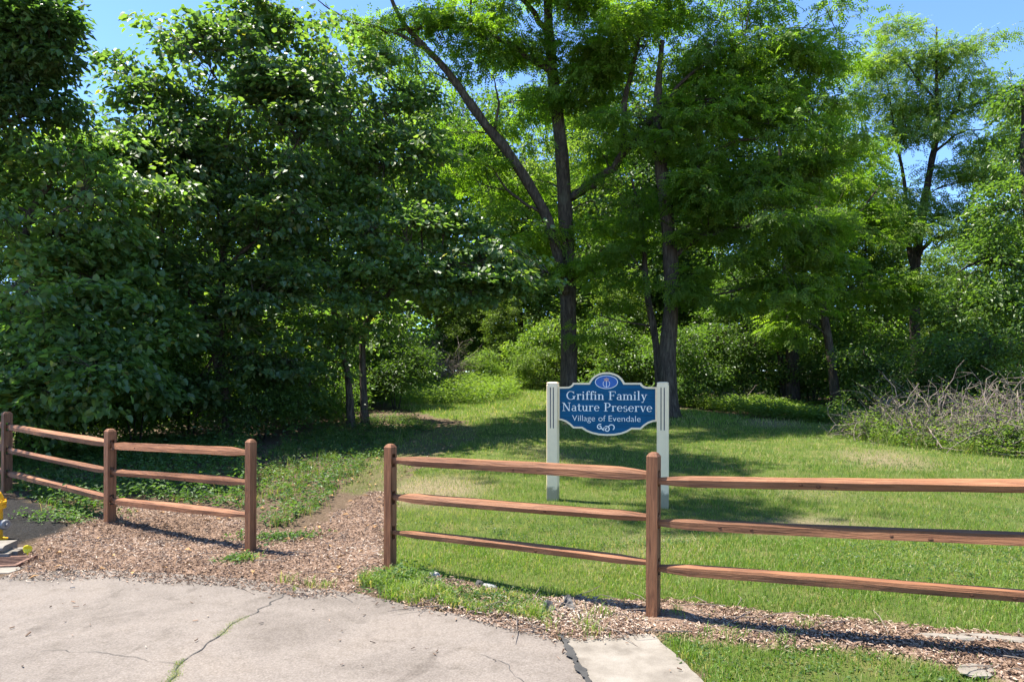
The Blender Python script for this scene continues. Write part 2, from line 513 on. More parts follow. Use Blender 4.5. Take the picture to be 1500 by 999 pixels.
# ------------------------------------------------------------------ ground zones (world coordinates)
road_edge = [(-250, 868), (-120, 858), (0, 848), (26, 841), (105, 835), (193, 838), (264, 841), (373, 850), (439, 863), (514, 868), (570, 880), (620, 892), (703, 905), (760, 912), (795, 925), (822, 940)]
RE = gpoly(road_edge)
APR = gpoly([(826, 938), (846, 936), (900, 934), (957, 932.5), (985, 958), (1027, 999), (1100, 1080), (1180, 1180), (960, 1180), (905, 1080), (864, 999)])
ROAD = np.vstack([RE, [APR[-1]], [APR[-2]], [APR[-3]], [(1.3, -4)], [(-9, -4)]])
MUL1 = gpoly([(15, 852), (45, 815), (62, 792), (110, 772), (150, 750), (200, 738), (260, 740), (330, 752), (380, 775), (430, 782), (470, 768), (505, 745), (540, 722), (570, 722), (572, 760), (566, 800), (555, 835), (515, 872), (430, 880), (370, 865), (200, 850)])
PATH = gpoly([(495, 722), (525, 685), (575, 652), (630, 630), (690, 618), (720, 625), (690, 645), (650, 664), (600, 690), (576, 720), (545, 726)])
MUL2 = gpoly([(610, 850), (640, 852), (700, 862), (800, 878), (900, 884), (1000, 886), (1100, 896), (1250, 912), (1400, 926), (1500, 938), (1640, 950), (1640, 1020), (1480, 1010), (1380, 978), (1250, 958), (1120, 945), (1010, 938), (950, 936), (840, 942), (800, 930), (700, 912), (600, 890)])
BLK = gpoly([(-120, 735), (-20, 722), (30, 735), (75, 745), (103, 757), (97, 775), (64, 790), (30, 800), (-120, 815)])
LAWN = np.vstack([gpoly([(572, 880), (566, 800), (574, 720), (610, 690), (650, 664), (700, 640), (690, 618), (640, 612)]), [(-4.0, 22), (-4.6, 26), (-4.2, 33), (1.0, 33), (2.2, 24), (4.6, 21.8)],
                  gpoly([(1100, 612), (1200, 618), (1290, 625), (1400, 650), (1500, 665), (1700, 690)]), [(9, 5), (6, 2.5), (2.0, 1.0), APR[6], APR[5], APR[4], APR[3], APR[0]], RE[::-1][:5]])

_c, _s = math.cos(R(9)), math.sin(R(9))
DRN = np.array([(-5.28 + u * _c - v * _s, 6.36 + u * _s + v * _c) for u, v in ((-.95, -.63), (.86, -.61), (.82, .0), (.69, .2), (-.95, .2))])
def zones(x, y):
    j = np.stack([x, y], -1)
    jx = x + .05 * sn(j, 9, 21) + .03 * sn(j, 27, 22); jy = y + .05 * sn(j, 9, 23) + .03 * sn(j, 27, 24)
    return (inside(ROAD, x, y) | inside(APR, x, y) | inside(DRN, x, y), inside(MUL1, jx, jy), inside(MUL2, jx, jy), inside(PATH, jx, jy), inside(BLK, jx, jy), inside(LAWN, jx, jy))

def axis_vals(lo, hi, fine_lo, fine_hi, step, grow=1.25):
    v = list(np.arange(fine_lo, fine_hi, step))
    s = step
    while v[-1] < hi: s *= grow; v.append(v[-1] + s)
    s = step
    while v[0] > lo: s *= grow; v.insert(0, v[0] - s)
    return np.array(v)

gx = axis_vals(-300, 300, -9.0, 9.5, .095); gy = axis_vals(-60, 500, 3.0, 16.0, .095, 1.12)
X, Y = np.meshgrid(gx, gy)
xr, yr = X.ravel(), Y.ravel()
zr, z1, z2, zp, zb, zl = zones(xr, yr)
gz = ground_z(xr, yr)
pp = np.stack([xr, yr], -1)
gz = gz + np.where(z1 | z2 | zp, .012 + .012 * sn(pp, 14, 31), 0) + np.where(zb, .03 + .018 * sn(pp, 16, 33), 0)
soft = np.where(z2, .022 * np.clip(sn(pp, 5, 37), 0, 1), 0)
gz = np.where(zr, np.minimum(gz, 0) - .03 - np.where(inside(DRN, xr, yr), .35, 0), gz + soft)
nx, ny = len(gx), len(gy)
idx = np.arange(nx * ny).reshape(ny, nx)
quads = np.stack([idx[:-1, :-1], idx[:-1, 1:], idx[1:, 1:], idx[1:, :-1]], -1).reshape(-1, 4)
thatch = np.clip(sn(pp, 1.3, 41) - .45, 0, 1) * 1.6 * zl
thatch = np.maximum(thatch, .9 * zl * np.exp(-((xr - 3.3) ** 2 / .5 + (yr - 7.7) ** 2 / .12)))
me = mesh_np('ground', np.stack([xr, yr, gz], -1), [quads],
             {'chips': np.clip(z1 * 1. + z2 * 1. + zp * .06, 0, 1), 'black': zb * 1., 'lawn': np.clip(zl + zp * .5, 0, 1), 'thatch': np.clip(thatch, 0, 1)}, True)
ground = tag(link('ground', me, M['ground']), 'earth ground with lawn, woodland floor and mulch zones', kind='structure')

def surf(x, y):
    """ground height incl. the mulch build-up"""
    x = np.asarray(x, float); y = np.asarray(y, float)
    a = zones(x, y)
    return ground_z(x, y) + np.where(a[1] | a[2] | a[3], .016, 0) + np.where(a[4], .03, 0)

# road: a flat sheet with a slightly ragged broken edge
def ragged(poly, step=.05, amp=.02, seed=5, only=None):
    out = []
    for i in range(len(poly)):
        a, b = np.array(poly[i]), np.array(poly[(i + 1) % len(poly)])
        n = max(1, int(np.linalg.norm(b - a) / step)) if (only is None or i < only) else 1
        for k in range(n):
            p = a + (b - a) * k / n
            if only is None or i < only:
                p = p + amp * np.array([sn(p[None], 14, seed)[0], sn(p[None], 17, seed + 1)[0]]) + amp * .5 * rng.normal(size=2)
            out.append(p)
    return np.array(out)

def sheet(name, poly, z0, thick, mat, label=None):
    n = len(poly)
    top = np.column_stack([poly, np.full(n, z0)]); bot = np.column_stack([poly, np.full(n, z0 - thick)])
    g = Geo(); j = np.arange(n)
    area = np.sum(poly[:, 0] * np.roll(poly[:, 1], -1) - np.roll(poly[:, 0], -1) * poly[:, 1])
    face = j if area > 0 else j[::-1]
    g.add(np.vstack([top, bot]), face[None], np.stack([j, j + n, (j + 1) % n + n, (j + 1) % n], -1))
    o = g.obj(name, mat)
    return tag(o, label, kind='structure')

sheet('road', ragged(ROAD, only=len(RE) - 1), .006, .05, M['asphalt'], 'weathered pale grey asphalt of the road end')
sheet('concrete_apron', ragged(APR, .06, .006, 9, only=5), .016, .06, M['concrete'], 'pale worn concrete slab at the asphalt edge')

# tar smear along the joint between asphalt and concrete
tp = catmull(np.array([gpt(822, 934), gpt(832, 955), gpt(845, 978), gpt(862, 1002), gpt(880, 1035)]), 20)
def strip(name, path, wl, wr, z, mat, label, seed=1, kind='structure'):
    t = unit(np.gradient(path, axis=0)); s = np.stack([-t[:, 1], t[:, 0]], -1)
    r_ = np.random.default_rng(seed)
    n = len(path); kz = np.ones(5) / 5 * 1.9
    ra = np.convolve(r_.normal(size=n), kz, 'same'); rb = np.convolve(r_.normal(size=n), kz, 'same')
    a = path + s * (wl * (1 + .5 * ra).clip(.2, 2.2))[:, None]; b = path - s * (wr * (1 + .6 * rb).clip(.15, 2.5))[:, None]
    V = np.vstack([np.column_stack([a, np.full(n, z)]), np.column_stack([b, np.full(n, z)])])
    j = np.arange(n - 1)
    return tag(link(name, mesh_np(name, V, [np.stack([j, j + n, j + n + 1, j + 1], -1)]), mat), label, kind=kind)
strip('tar_joint', tp, np.full(len(tp), .022), np.full(len(tp), .016), .021, M['tar'], 'black tar smear along the concrete joint', 3)

crack_px = [(432, 862), (405, 880), (375, 898), (345, 912), (325, 930), (305, 945), (285, 962), (265, 972), (262, 985), (250, 999), (235, 1020)]
CRK = catmull(gpoly(crack_px), 8)
CRK = CRK + .018 * np.stack([sn(CRK, 30, 5), sn(CRK, 34, 6)], -1)
strip('road_crack', CRK, np.full(len(CRK), .004), np.full(len(CRK), .004), .0105, M['tar'], 'weedy crack running across the asphalt', 8)

for q_, lb in (([(700, 960), (735, 972), (748, 985), (775, 1010)], 'hairline crack in the asphalt left of the concrete slab'), ([(60, 955), (150, 958), (215, 968), (262, 976)], 'hairline crack branching left from the weedy crack')):
    c_ = catmull(gpoly(q_), 14); c_ = c_ + .012 * np.stack([sn(c_, 40, 15), sn(c_, 44, 16)], -1)
    strip('road_crack', c_, np.full(len(c_), .0016), np.full(len(c_), .0016), .0105, M['tar'], lb, 9)

# ------------------------------------------------------------------ fences
def timber(g_rings, name, parent, along, smooth=False):
    """rings (m,k,3) + along (m,) -> one timber with grain attributes"""
    rings = np.asarray(g_rings); m, k, _ = rings.shape
    g = Geo(); g.rings(rings)
    V = np.concatenate(g.V)
    al = np.repeat(along, k); ac = np.tile(np.arange(k) * .05, m)
    me = mesh_np(name, V, [np.concatenate(v) for v in g.P.values()], {'along': al, 'across': ac}, smooth)
    return link(name, me, M['cedar'], parent)

def fence_post(parent, p, h, rz, slots, w=.102, lean=(0, 0), end=0):
    """square post; three mortises run through it along the fence (local x)"""
    zb = -.25; c = .014
    sl = min(.027, w * .26)       # half thickness of the mortise
    W2 = w / 2
    V, F, AL, AC = [], [], [], []
    def piece(x0, y0, x1, y1, z0, z1):
        b = len(V)
        for (x, y, z) in [(x0,y0,z0),(x1,y0,z0),(x1,y1,z0),(x0,y1,z0),(x0,y0,z1),(x1,y0,z1),(x1,y1,z1),(x0,y1,z1)]:
            V.append((x, y, z)); AL.append(z); AC.append((x + y) * 1.0)
        F.extend([tuple(b + i for i in f) for f in [(0,3,2,1),(4,5,6,7),(0,1,5,4),(1,2,6,5),(2,3,7,6),(3,0,4,7)]])
    top = h - .03
    for (ya, yb) in ((-W2, -sl), (sl, W2)):
        piece(-W2, ya, W2, yb, zb, top)
    z = zb
    for s in sorted(slots):
        piece(-W2, -sl, W2, sl, z, s - .058); z = s + .058
    piece(-W2, -sl, W2, sl, z, top)
    if end:
        for s in slots: piece(*((.012, -sl, W2, sl) if end > 0 else (-W2, -sl, -.012, sl)), s - .058, s + .058)
    b = len(V)                    # chamfered cap
    for (q, zz) in ((0, top), (c, h - .008), (c + .012, h)):
        for (x, y) in ((-1, -1), (1, -1), (1, 1), (-1, 1)):
            V.append((x * (W2 - q), y * (W2 - q), zz)); AL.append(zz); AC.append((x + y) * W2)
    for k in range(2):
        F.extend([tuple(b + k * 4 + i for i in (j, (j + 1) % 4, 4 + (j + 1) % 4, 4 + j)) for j in range(4)])
    F.append(tuple(b + 8 + i for i in range(4)))
    V = np.array(V); V[:, 0] += .004 * np.sin(V[:, 2] * 5 + p[0]); V[:, 1] += .003 * np.sin(V[:, 2] * 7)
    V[:, 0] += lean[0] * V[:, 2]; V[:, 1] += lean[1] * V[:, 2]
    o = link('post', mesh_np('post', V, [np.array(F)], {'along': AL, 'across': AC}), M['cedar'], parent)
    o.location = p; o.rotation_euler = (0, 0, rz)
    return o

def fence_rail(parent, a, b, hh=.078, dd=.066, seed=0, knots=3, e0=0, e1=0):
    """split rail: uneven wedge section, tapered to the mortises"""
    r_ = np.random.default_rng(seed)
    a = np.asarray(a, float); b = np.asarray(b, float)
    t = unit(b - a); side = unit(np.cross(t, [0, 0, 1.])); up = np.cross(side, t)
    a = a + t * .014 * e0 - t * .045 * (1 - e0); b = b - t * .014 * e1 + t * .045 * (1 - e1)
    L = np.linalg.norm(b - a); m = 26
    s = np.linspace(0, 1, m)
    # section (side, up): front side is +side; a sloping lit top, flat front, wedge back
    sec = np.array([(.5, -.42), (.55, .12), (.34, .48), (-.30, .52), (-.52, .15), (-.36, -.46)])
    sec = sec + r_.normal(size=sec.shape) * .05
    rings = []
    bow = r_.normal() * .010; bz = r_.normal() * .006
    ph = r_.uniform(0, 6, (6, 2))
    for q in s:
        e = min(q, 1 - q) * L
        tap = .62 + .38 * sstep(0.05, .30, e)
        c = a + (b - a) * q + side * bow * math.sin(math.pi * q) + up * bz * math.sin(math.pi * q)
        w = sec.copy()
        w[:, 0] += .04 * np.sin(q * 4 + ph[:, 0]) + .015 * np.sin(q * 19 + ph[:, 1])
        w[:, 1] += .045 * np.sin(q * 4 + ph[:, 1]) + .012 * np.sin(q * 23 + ph[:, 0])
        td = .42 + .58 * sstep(0.06, .34, e)
        rings.append(c + side * (w[:, 0] * dd * td)[:, None] + up * (w[:, 1] * hh * tap)[:, None])
    o = timber(rings, 'rail', parent, s * L)
    rings = np.array(rings)
    for _ in range(knots):
        i = int(r_.integers(4, m - 4)); f = r_.uniform(.25, .75)
        p0 = rings[i][0] * (1 - f) + rings[i][1] * f
        d1 = t; e2 = unit(rings[i][1] - rings[i][0]); nn = np.cross(d1, e2); nn = nn if np.dot(nn, side) > 0 else -nn
        k = 9; ang = np.arange(k) / k * 2 * np.pi
        rad = r_.uniform(.005, .011)
        ring = p0 + nn * .0015 + (np.cos(ang) * rad * 1.5)[:, None] * d1 + (np.sin(ang) * rad)[:, None] * e2
        cen = p0 + nn * .004
        V = np.vstack([ring, ring - nn * .004, cen]); j = np.arange(k)
        tr = np.stack([j, (j + 1) % k, np.full(k, 2 * k)], -1); qd = np.stack([j + k, (j + 1) % k + k, (j + 1) % k, j], -1)
        link('knot', mesh_np('knot', V, [tr, qd]), M['knot'], o)
    return o

def post_at(px, d, zb, zt):
    x = (px - 750) / 1000 * d
    return np.array([x, d, zb]), zt - zb
def zpx(py, d): return EYE - (py - 560) / 1000 * d

def run_dir(a, b):
    return math.atan2(b[1] - a[1], b[0] - a[0])

# right hand run
pA, hA = post_at(572, 6.05, .012, zpx(650, 6.05))
pB, hB = post_at(957, 4.75, .010, zpx(662, 4.75))
pC = np.array([3.12, 3.66, .10]); hC = 1.17
fr = empty('split_rail_fence', (0, 0, 0), label='longer red-brown split rail fence with three rails in front of the lawn and sign', cat='fence')
zA = [zpx(674, 6.05), zpx(728, 6.05), zpx(779, 6.05)]
zB = [zpx(697, 4.75), zpx(759, 4.75), zpx(825, 4.75)]
zB2 = [zpx(704, 4.75), zpx(765, 4.75), zpx(831, 4.75)]
zC = [1.085, .79, .475]
dAB = run_dir(pA, pB); dBC = run_dir(pB, pC)
fence_post(fr, pA, hA, dAB, [z - pA[2] for z in zA], .080, end=-1)
fence_post(fr, pB, hB, (dAB + dBC) / 2, [(u + v) / 2 - pB[2] for u, v in zip(zB, zB2)], .080)
fence_post(fr, pC, hC, dBC, [z - pC[2] for z in zC])
def off(p, q, k):       # small sideways shift so that two rails share a mortise
    t = unit((q - p)[:2]); return np.array([-t[1], t[0], 0]) * k
for i in range(3):
    a = np.array([pA[0], pA[1], zA[i]]); b = np.array([pB[0], pB[1], zB[i]])
    fence_rail(fr, a, b + off(pA, pB, .005), .084 if i < 2 else .068, .07, 10 + i, (1, 2, 2)[i], e0=1)
    a = np.array([pB[0], pB[1], zB2[i]]); b = np.array([pC[0], pC[1], zC[i]])
    fence_rail(fr, a - off(pB, pC, .005), b, (.084, .082, .062)[i], .072, 20 + i, (4, 4, 2)[i])
# left hand run
p1, h1 = post_at(367, 6.6, .012, zpx(643, 6.6))
p2, h2 = post_at(161, 7.8, .02, zpx(628, 7.8))
p3, h3 = post_at(10, 9.5, .10, zpx(603, 9.5))
p4 = np.array([-9.2, 11.1, .25]); h4 = 1.15
fl = empty('split_rail_fence', (0, 0, 0), label='shorter red-brown split rail fence under the dark trees beside the yellow hydrant', cat='fence')
z1_ = [zpx(664, 6.6), zpx(707, 6.6), zpx(755, 6.6)]; z2_ = [zpx(653, 7.8), zpx(692, 7.8), zpx(733, 7.8)]
z2b = [zpx(650, 7.8), zpx(690, 7.8), zpx(729, 7.8)]; z3_ = [zpx(625, 9.5), zpx(659, 9.5), zpx(693, 9.5)]
z4_ = [1.2, .87, .55]
fence_post(fl, p1, h1, run_dir(p2, p1), [z - p1[2] for z in z1_], .076, end=1)
fence_post(fl, p2, h2, run_dir(p3, p2), [(u + v) / 2 - p2[2] for u, v in zip(z2_, z2b)], .095)
fence_post(fl, p3, h3, run_dir(p4, p3), [z - p3[2] for z in z3_], .105)
fence_post(fl, p4, h4, run_dir(p4, p3), [z - p4[2] for z in z4_])
for i in range(3):
    A1 = np.array([p1[0], p1[1], z1_[i]]); A2 = np.array([p2[0], p2[1], z2_[i]]); B2 = np.array([p2[0], p2[1], z2b[i]]); B3 = np.array([p3[0], p3[1], z3_[i]])
    fence_rail(fl, A2 + off(p2, p1, .005), A1, (.082, .085, .085)[i], .07, 30 + i, 1, e1=1)
    fence_rail(fl, B3 + off(p3, p2, .005), B2 - off(p3, p2, .005), .08, .07, 40 + i, 2)
    fence_rail(fl, np.array([p4[0], p4[1], z4_[i]]), B3 - off(p4, p3, .005), .08, .07, 50 + i, 0)

# ------------------------------------------------------------------ sign
SL = np.array([(810 - 750) / 1000 * 9.0, 9.0]); SR = np.array([(971 - 750) / 1000 * 8.62, 8.62])
smid = (SL + SR) / 2; srot = math.atan2(SR[1] - SL[1], SR[0] - SL[0]); sspan = float(np.linalg.norm(SR - SL))
sz = .10
sign = empty('park_sign', (smid[0], smid[1], sz), srot, label='blue carved sign reading Griffin Family Nature Preserve between two cream posts on the lawn', cat='sign')
S = .00113                         # metres per unit of the drawing below
PANZ = zpx(566.8, 8.8) - sz        # height of the upper side corners
half = [(0, 168), (45, 164), (90, 152), (135, 130), (170, 98), (190, 70), (203, 47), (300, 47), (388, 47), (398, 28), (415, 12), (440, 2), (500, 0), (565, 0),
        (565, -385), (520, -390), (470, -408), (425, -440), (385, -478), (330, -478), (285, -478), (230, -512), (170, -535), (90, -551), (0, -556)]
outl = np.array(half + [(-u, v) for u, v in half[-2:0:-1]], float)
def inset(poly, d):
    n = len(poly); a = np.roll(poly, 1, 0); b = np.roll(poly, -1, 0)
    e1 = unit(poly - a); e2 = unit(b - poly)
    n1 = np.stack([e1[:, 1], -e1[:, 0]], -1); n2 = np.stack([e2[:, 1], -e2[:, 0]], -1)
    m = unit(n1 + n2); c = np.clip((m * n1).sum(1), .55, 1)
    return poly + m * (d / c)[:, None]
def loc(p, y):                     # drawing units -> local metres on a plane at depth y (front is -y)
    p = np.asarray(p, float); return np.column_stack([p[:, 0] * S, np.full(len(p), y), PANZ + p[:, 1] * S])
def prism(g, p, y0, y1):
    n = len(p); j = np.arange(n)
    V = np.vstack([loc(p, y0), loc(p, y1)])
    g.add(V, j[None], (j[::-1] + n)[None], np.stack([j, j + n, (j + 1) % n + n, (j + 1) % n], -1))
inn = inset(outl, 20)
g = Geo(); prism(g, inset(outl, 10)[::-1], -.008, .018); panel = g.obj('panel', M['signblue'], sign)
g = Geo(); n = len(outl); j = np.arange(n); k = (j + 1) % n
V = np.vstack([loc(outl, -.020), loc(inn, -.020), loc(outl, .028), loc(inn, .028)])
g.add(V, np.stack([j, k, k + n, j + n], -1), np.stack([j + 2 * n, j + 3 * n, k + 3 * n, k + 2 * n], -1), np.stack([k, j, j + 2 * n, k + 2 * n], -1), np.stack([j + n, k + n, k + 3 * n, j + 3 * n], -1))
g.obj('border', M['cream'], sign)

# serif lettering, drawn stroke by stroke
def Rc(x0, y0, x1, y1): return [np.array([(x0, y0), (x1, y0), (x1, y1), (x0, y1)])]
def Ln(x0, y0, x1, y1, t):
    return [np.array([(x0 - t / 2, y0), (x0 + t / 2, y0), (x1 + t / 2, y1), (x1 - t / 2, y1)])]
def Ar(cx, cy, rx, ry, a0, a1, tk=.09, tn=.035, m=14):
    a = np.radians(np.linspace(a0, a1, m)); t = tn + (tk - tn) * np.abs(np.cos(a)) ** 1.5
    o = np.stack([cx + rx * np.cos(a), cy + ry * np.sin(a)], -1)
    i = np.stack([cx + (rx - t) * np.cos(a), cy + (ry - t * .9) * np.sin(a)], -1)
    return [np.array([o[q], o[q + 1], i[q + 1], i[q]]) for q in range(m - 1)]
s35 = .036
def stem(x, h=.46, foot=True): return Rc(x, 0, x + .088, h) + (Rc(x - .065, 0, x + .15, s35) if foot else []) + Rc(x - .07, h - s35, x + .04, h)
GL = {
 'G': (Ar(.37, .35, .35, .36, 42, 335, .10) + Rc(.585, .05, .68, .30) + Rc(.50, .27, .77, .305) + Rc(.60, .50, .63, .69), .82),
 'r': (stem(.09) + Ar(.28, .33, .13, .135, 55, 160, .07) + Rc(.30, .375, .385, .46), .42),
 'i': (stem(.09) + Rc(.085, .57, .185, .67), .29),
 'f': (Rc(.11, 0, .198, .56) + Rc(.04, 0, .28, s35) + Ar(.28, .56, .17, .165, 60, 180, .088) + Rc(.29, .61, .37, .69) + Rc(.02, .425, .33, .46), .335),
 'n': (stem(.09) + Ar(.29, .27, .17, .195, 0, 140, .088) + Rc(.372, 0, .46, .28) + Rc(.31, 0, .52, s35), .56),
 'F': (Rc(.11, 0, .21, .7) + Rc(.03, 0, .31, s35) + Rc(.03, .664, .57, .70) + Rc(.54, .53, .57, .7) + Rc(.2, .345, .43, .38) + Rc(.41, .27, .44, .46), .62),
 'a': (Ar(.21, .135, .175, .145, 60, 300, .085) + Rc(.30, 0, .388, .32) + Ar(.225, .31, .163, .16, 0, 150, .088) + Rc(.31, 0, .46, s35) + Rc(.2, .245, .33, .275) + Rc(.2, -.005, .33, .035), .48),
 'm': (stem(.09) + Ar(.28, .27, .16, .195, 0, 140, .088) + Rc(.352, 0, .44, .28) + Rc(.29, 0, .5, s35) + Ar(.56, .27, .16, .195, 0, 140, .088) + Rc(.632, 0, .72, .28) + Rc(.57, 0, .78, s35), .82),
 'l': (stem(.09, .74), .29),
 'y': (Ln(.10, .46, .27, .01, .095) + Ln(.42, .46, .17, -.19, .04) + Rc(.02, .425, .21, .46) + Rc(.33, .425, .49, .46) + Rc(.07, -.21, .18, -.15), .50),
 'N': (Rc(.13, 0, .17, .7) + Rc(.59, 0, .63, .7) + Ln(.14, .70, .60, .0, .11) + Rc(.04, 0, .27, s35) + Rc(.01, .664, .16, .70) + Rc(.49, .664, .72, .70), .76),
 't': (Rc(.11, .06, .198, .59) + Ar(.26, .12, .15, .125, 185, 320, .08) + Rc(.02, .425, .32, .46), .36),
 'u': (Rc(.09, .14, .178, .46) + Rc(.02, .425, .178, .46) + Ar(.25, .17, .16, .18, 180, 340, .088) + Rc(.36, 0, .448, .46) + Rc(.29, .425, .448, .46) + Rc(.36, 0, .52, s35), .55),
 'e': (Ar(.245, .23, .215, .24, 8, 318, .088) + Rc(.06, .235, .45, .27), .49),
 'P': (Rc(.11, 0, .21, .7) + Rc(.03, 0, .31, s35) + Rc(.03, .664, .30, .70) + Ar(.30, .505, .25, .195, -90, 90, .10) + Rc(.2, .31, .31, .345), .60),
 's': (Ar(.19, .335, .15, .13, 30, 255, .08) + Ar(.19, .125, .165, .135, -150, 85, .08), .39),
 'v': (Ln(.10, .46, .26, .0, .095) + Ln(.42, .46, .26, .0, .04) + Rc(.02, .425, .20, .46) + Rc(.33, .425, .49, .46), .50),
 ' ': ([], .30),
}
def lettering(text, cx, base, size, width):
    adv = sum(GL[c][1] for c in text); sx = width / adv
    x = cx - width / 2
    for c in text:
        if c != ' ':
            g = Geo()
            for q, poly in enumerate(GL[c][0]):
                p = np.column_stack([x + poly[:, 0] * sx, base + poly[:, 1] * size])
                ar = np.sum(p[:, 0] * np.roll(p[:, 1], -1) - np.roll(p[:, 0], -1) * p[:, 1])
                if ar < 0: p = p[::-1]
                yf = -.0125 - .00004 * (q % 25)
                m = len(p); jj = np.arange(m)
                g.add(np.vstack([loc(p, yf), loc(p, -.007)]), jj[None], np.stack([jj, jj + m, (jj + 1) % m + m, (jj + 1) % m], -1))
            g.obj('letter', M['white'], panel)
        x += GL[c][1] * sx
lettering('Griffin Family', -6, -147, 138, 925)
lettering('Nature Preserve', -2, -278, 138, 1035)
def bfont(text, cx, base, size, width):
    def glyphs(body):
        cu = bpy.data.curves.new('text_curve', 'FONT'); cu.body = body; cu.size = 1; cu.extrude = .004; cu.offset = -.012; cu.resolution_u = 4
        o = bpy.data.objects.new('text_curve', cu); COL.objects.link(o)
        me = bpy.data.meshes.new_from_object(o.evaluated_get(bpy.context.evaluated_depsgraph_get()))
        bpy.data.objects.remove(o); bpy.data.curves.remove(cu)
        co = np.empty(len(me.vertices) * 3); me.vertices.foreach_get('co', co)
        return me, co.reshape(-1, 3)
    parts = []
    for i, ch in enumerate(text):
        if ch == ' ': continue
        _, full = glyphs(text[:i + 1]); me, co = glyphs(ch)
        co[:, 0] += full[:, 0].max() - co[:, 0].max(); parts.append((me, co))
    lo = min(c[:, 0].min() for _, c in parts); hi = max(c[:, 0].max() for _, c in parts)
    for me, co in parts:
        x = cx + ((co[:, 0] - lo) / (hi - lo) - .5) * width
        out = np.column_stack([x * S, -.0105 - co[:, 2] * .6, PANZ + (base + co[:, 1] * size) * S])
        me.vertices.foreach_set('co', out.ravel()); me.materials.clear(); me.name = 'letter'
        me.update(); link('letter', me, M['white'], panel)
bfont('Village of Evendale', -8, -392, 98, 780)
# oval emblem
em_c = (-2, 55)
def oval(rx, ry, k=36, c=em_c):
    a = np.arange(k) / k * 2 * np.pi; return np.stack([c[0] + rx * np.cos(a), c[1] + ry * np.sin(a)], -1)
g = Geo(); prism(g, oval(131, 77), -.0115, -.007); emb = g.obj('emblem', M['white'], sign)
g = Geo(); prism(g, oval(123, 70), -.0135, -.0116); g.obj('field', M['royal'], emb)
def stroke(g, pts, w, y=-.0150):
    pts = np.asarray(pts, float); t = unit(np.gradient(pts, axis=0)); s = np.stack([-t[:, 1], t[:, 0]], -1)
    a = pts + s * w / 2; b = pts - s * w / 2; n = len(pts); jj = np.arange(n - 1)
    g.add(np.vstack([loc(a, y), loc(b, y), loc(a, y + .004), loc(b, y + .004)]), np.stack([jj, jj + n, jj + n + 1, jj + 1], -1),
          np.stack([jj + 1, jj + 1 + 2 * n, jj + 2 * n, jj], -1), np.stack([jj + n, jj + 3 * n, jj + 3 * n + 1, jj + n + 1], -1))
g = Geo(); q = 0
for a in np.linspace(-70, 250, 11):
    r = R(a); L_ = 34 if q % 2 else 26
    stroke(g, [(-2 + 4 * math.cos(r), 82 + 4 * math.sin(r)), (-2 + L_ * math.cos(r), 82 + L_ * .8 * math.sin(r))], 6, -.0150 - q * .00006); q += 1
g.obj('bloom', M['pink'], emb)
g = Geo()
for sg in (-1, 1):
    stroke(g, [(-2 + sg * x, y) for x, y in ((2, 0), (24, 4), (36, 22), (38, 46), (30, 62))], 5, -.0149 - .0001 * sg)
stroke(g, [(-2, -8), (-2, 75)], 6, -.0152)
g.obj('vase_line', M['white'], emb)
# scroll flourish under the writing
g = Geo()
def spiral(cx, cy, r0, r1, a0, a1, m=22):
    a = np.radians(np.linspace(a0, a1, m)); r = np.linspace(r0, r1, m)
    return np.stack([cx + r * np.cos(a), cy + r * np.sin(a)], -1)
stroke(g, spiral(-78, -458, 34, 8, 60, 480), 11, -.0128); stroke(g, spiral(2, -482, 36, 8, 120, -300), 11, -.0130)
stroke(g, spiral(58, -462, 36, 26, 170, -60), 11, -.0132); stroke(g, spiral(-40, -462, 20, 10, 200, 380), 10, -.0134)
stroke(g, [(-60, -470), (-44, -490), (-26, -496)], 10, -.0136)
g.obj('scroll_ornament', M['white'], sign)
# posts
for sg in (-1, 1):
    w2 = .072; zt = zpx(559.5, 9.0 if sg < 0 else 8.62) - sz
    xc = sg * sspan / 2
    prof = [(w2, -.3), (w2, zt - .045), (w2 * .93, zt - .028), (w2 * .93, zt - .022), (w2, zt - .016), (w2 * .92, zt - .006), (w2 * .55, zt)]
    ch = .007
    rr = []
    for (w, z) in prof:
        rr.append([(xc + x, y, z) for x, y in ((-w + ch, -w), (w - ch, -w), (w, -w + ch), (w, w - ch), (w - ch, w), (-w + ch, w), (-w, w - ch), (-w, -w + ch))])
    g = Geo(); g.rings(rr); po = g.obj('post', M['post_paint'], sign)
    for dx in (-.019, .021):
        g = Geo(); zlow = zt - .60
        a = np.radians(np.linspace(0, 180, 7)); r = .0055
        pts = np.vstack([np.stack([xc + dx + r * np.cos(a), zt - .075 + r * np.sin(a)], -1), np.stack([xc + dx - r * np.cos(a), zlow - r * np.sin(a)], -1)])
        n = len(pts); jj = np.arange(n)
        V = np.vstack([np.column_stack([pts[:, 0], np.full(n, -w2 - .0025), pts[:, 1]]), np.column_stack([pts[:, 0], np.full(n, -w2 + .004), pts[:, 1]])])
        g.add(V, jj[::-1][None], np.stack([jj, (jj + 1) % n, (jj + 1) % n + n, jj + n], -1))
        g.obj('groove', M['navy'], po)

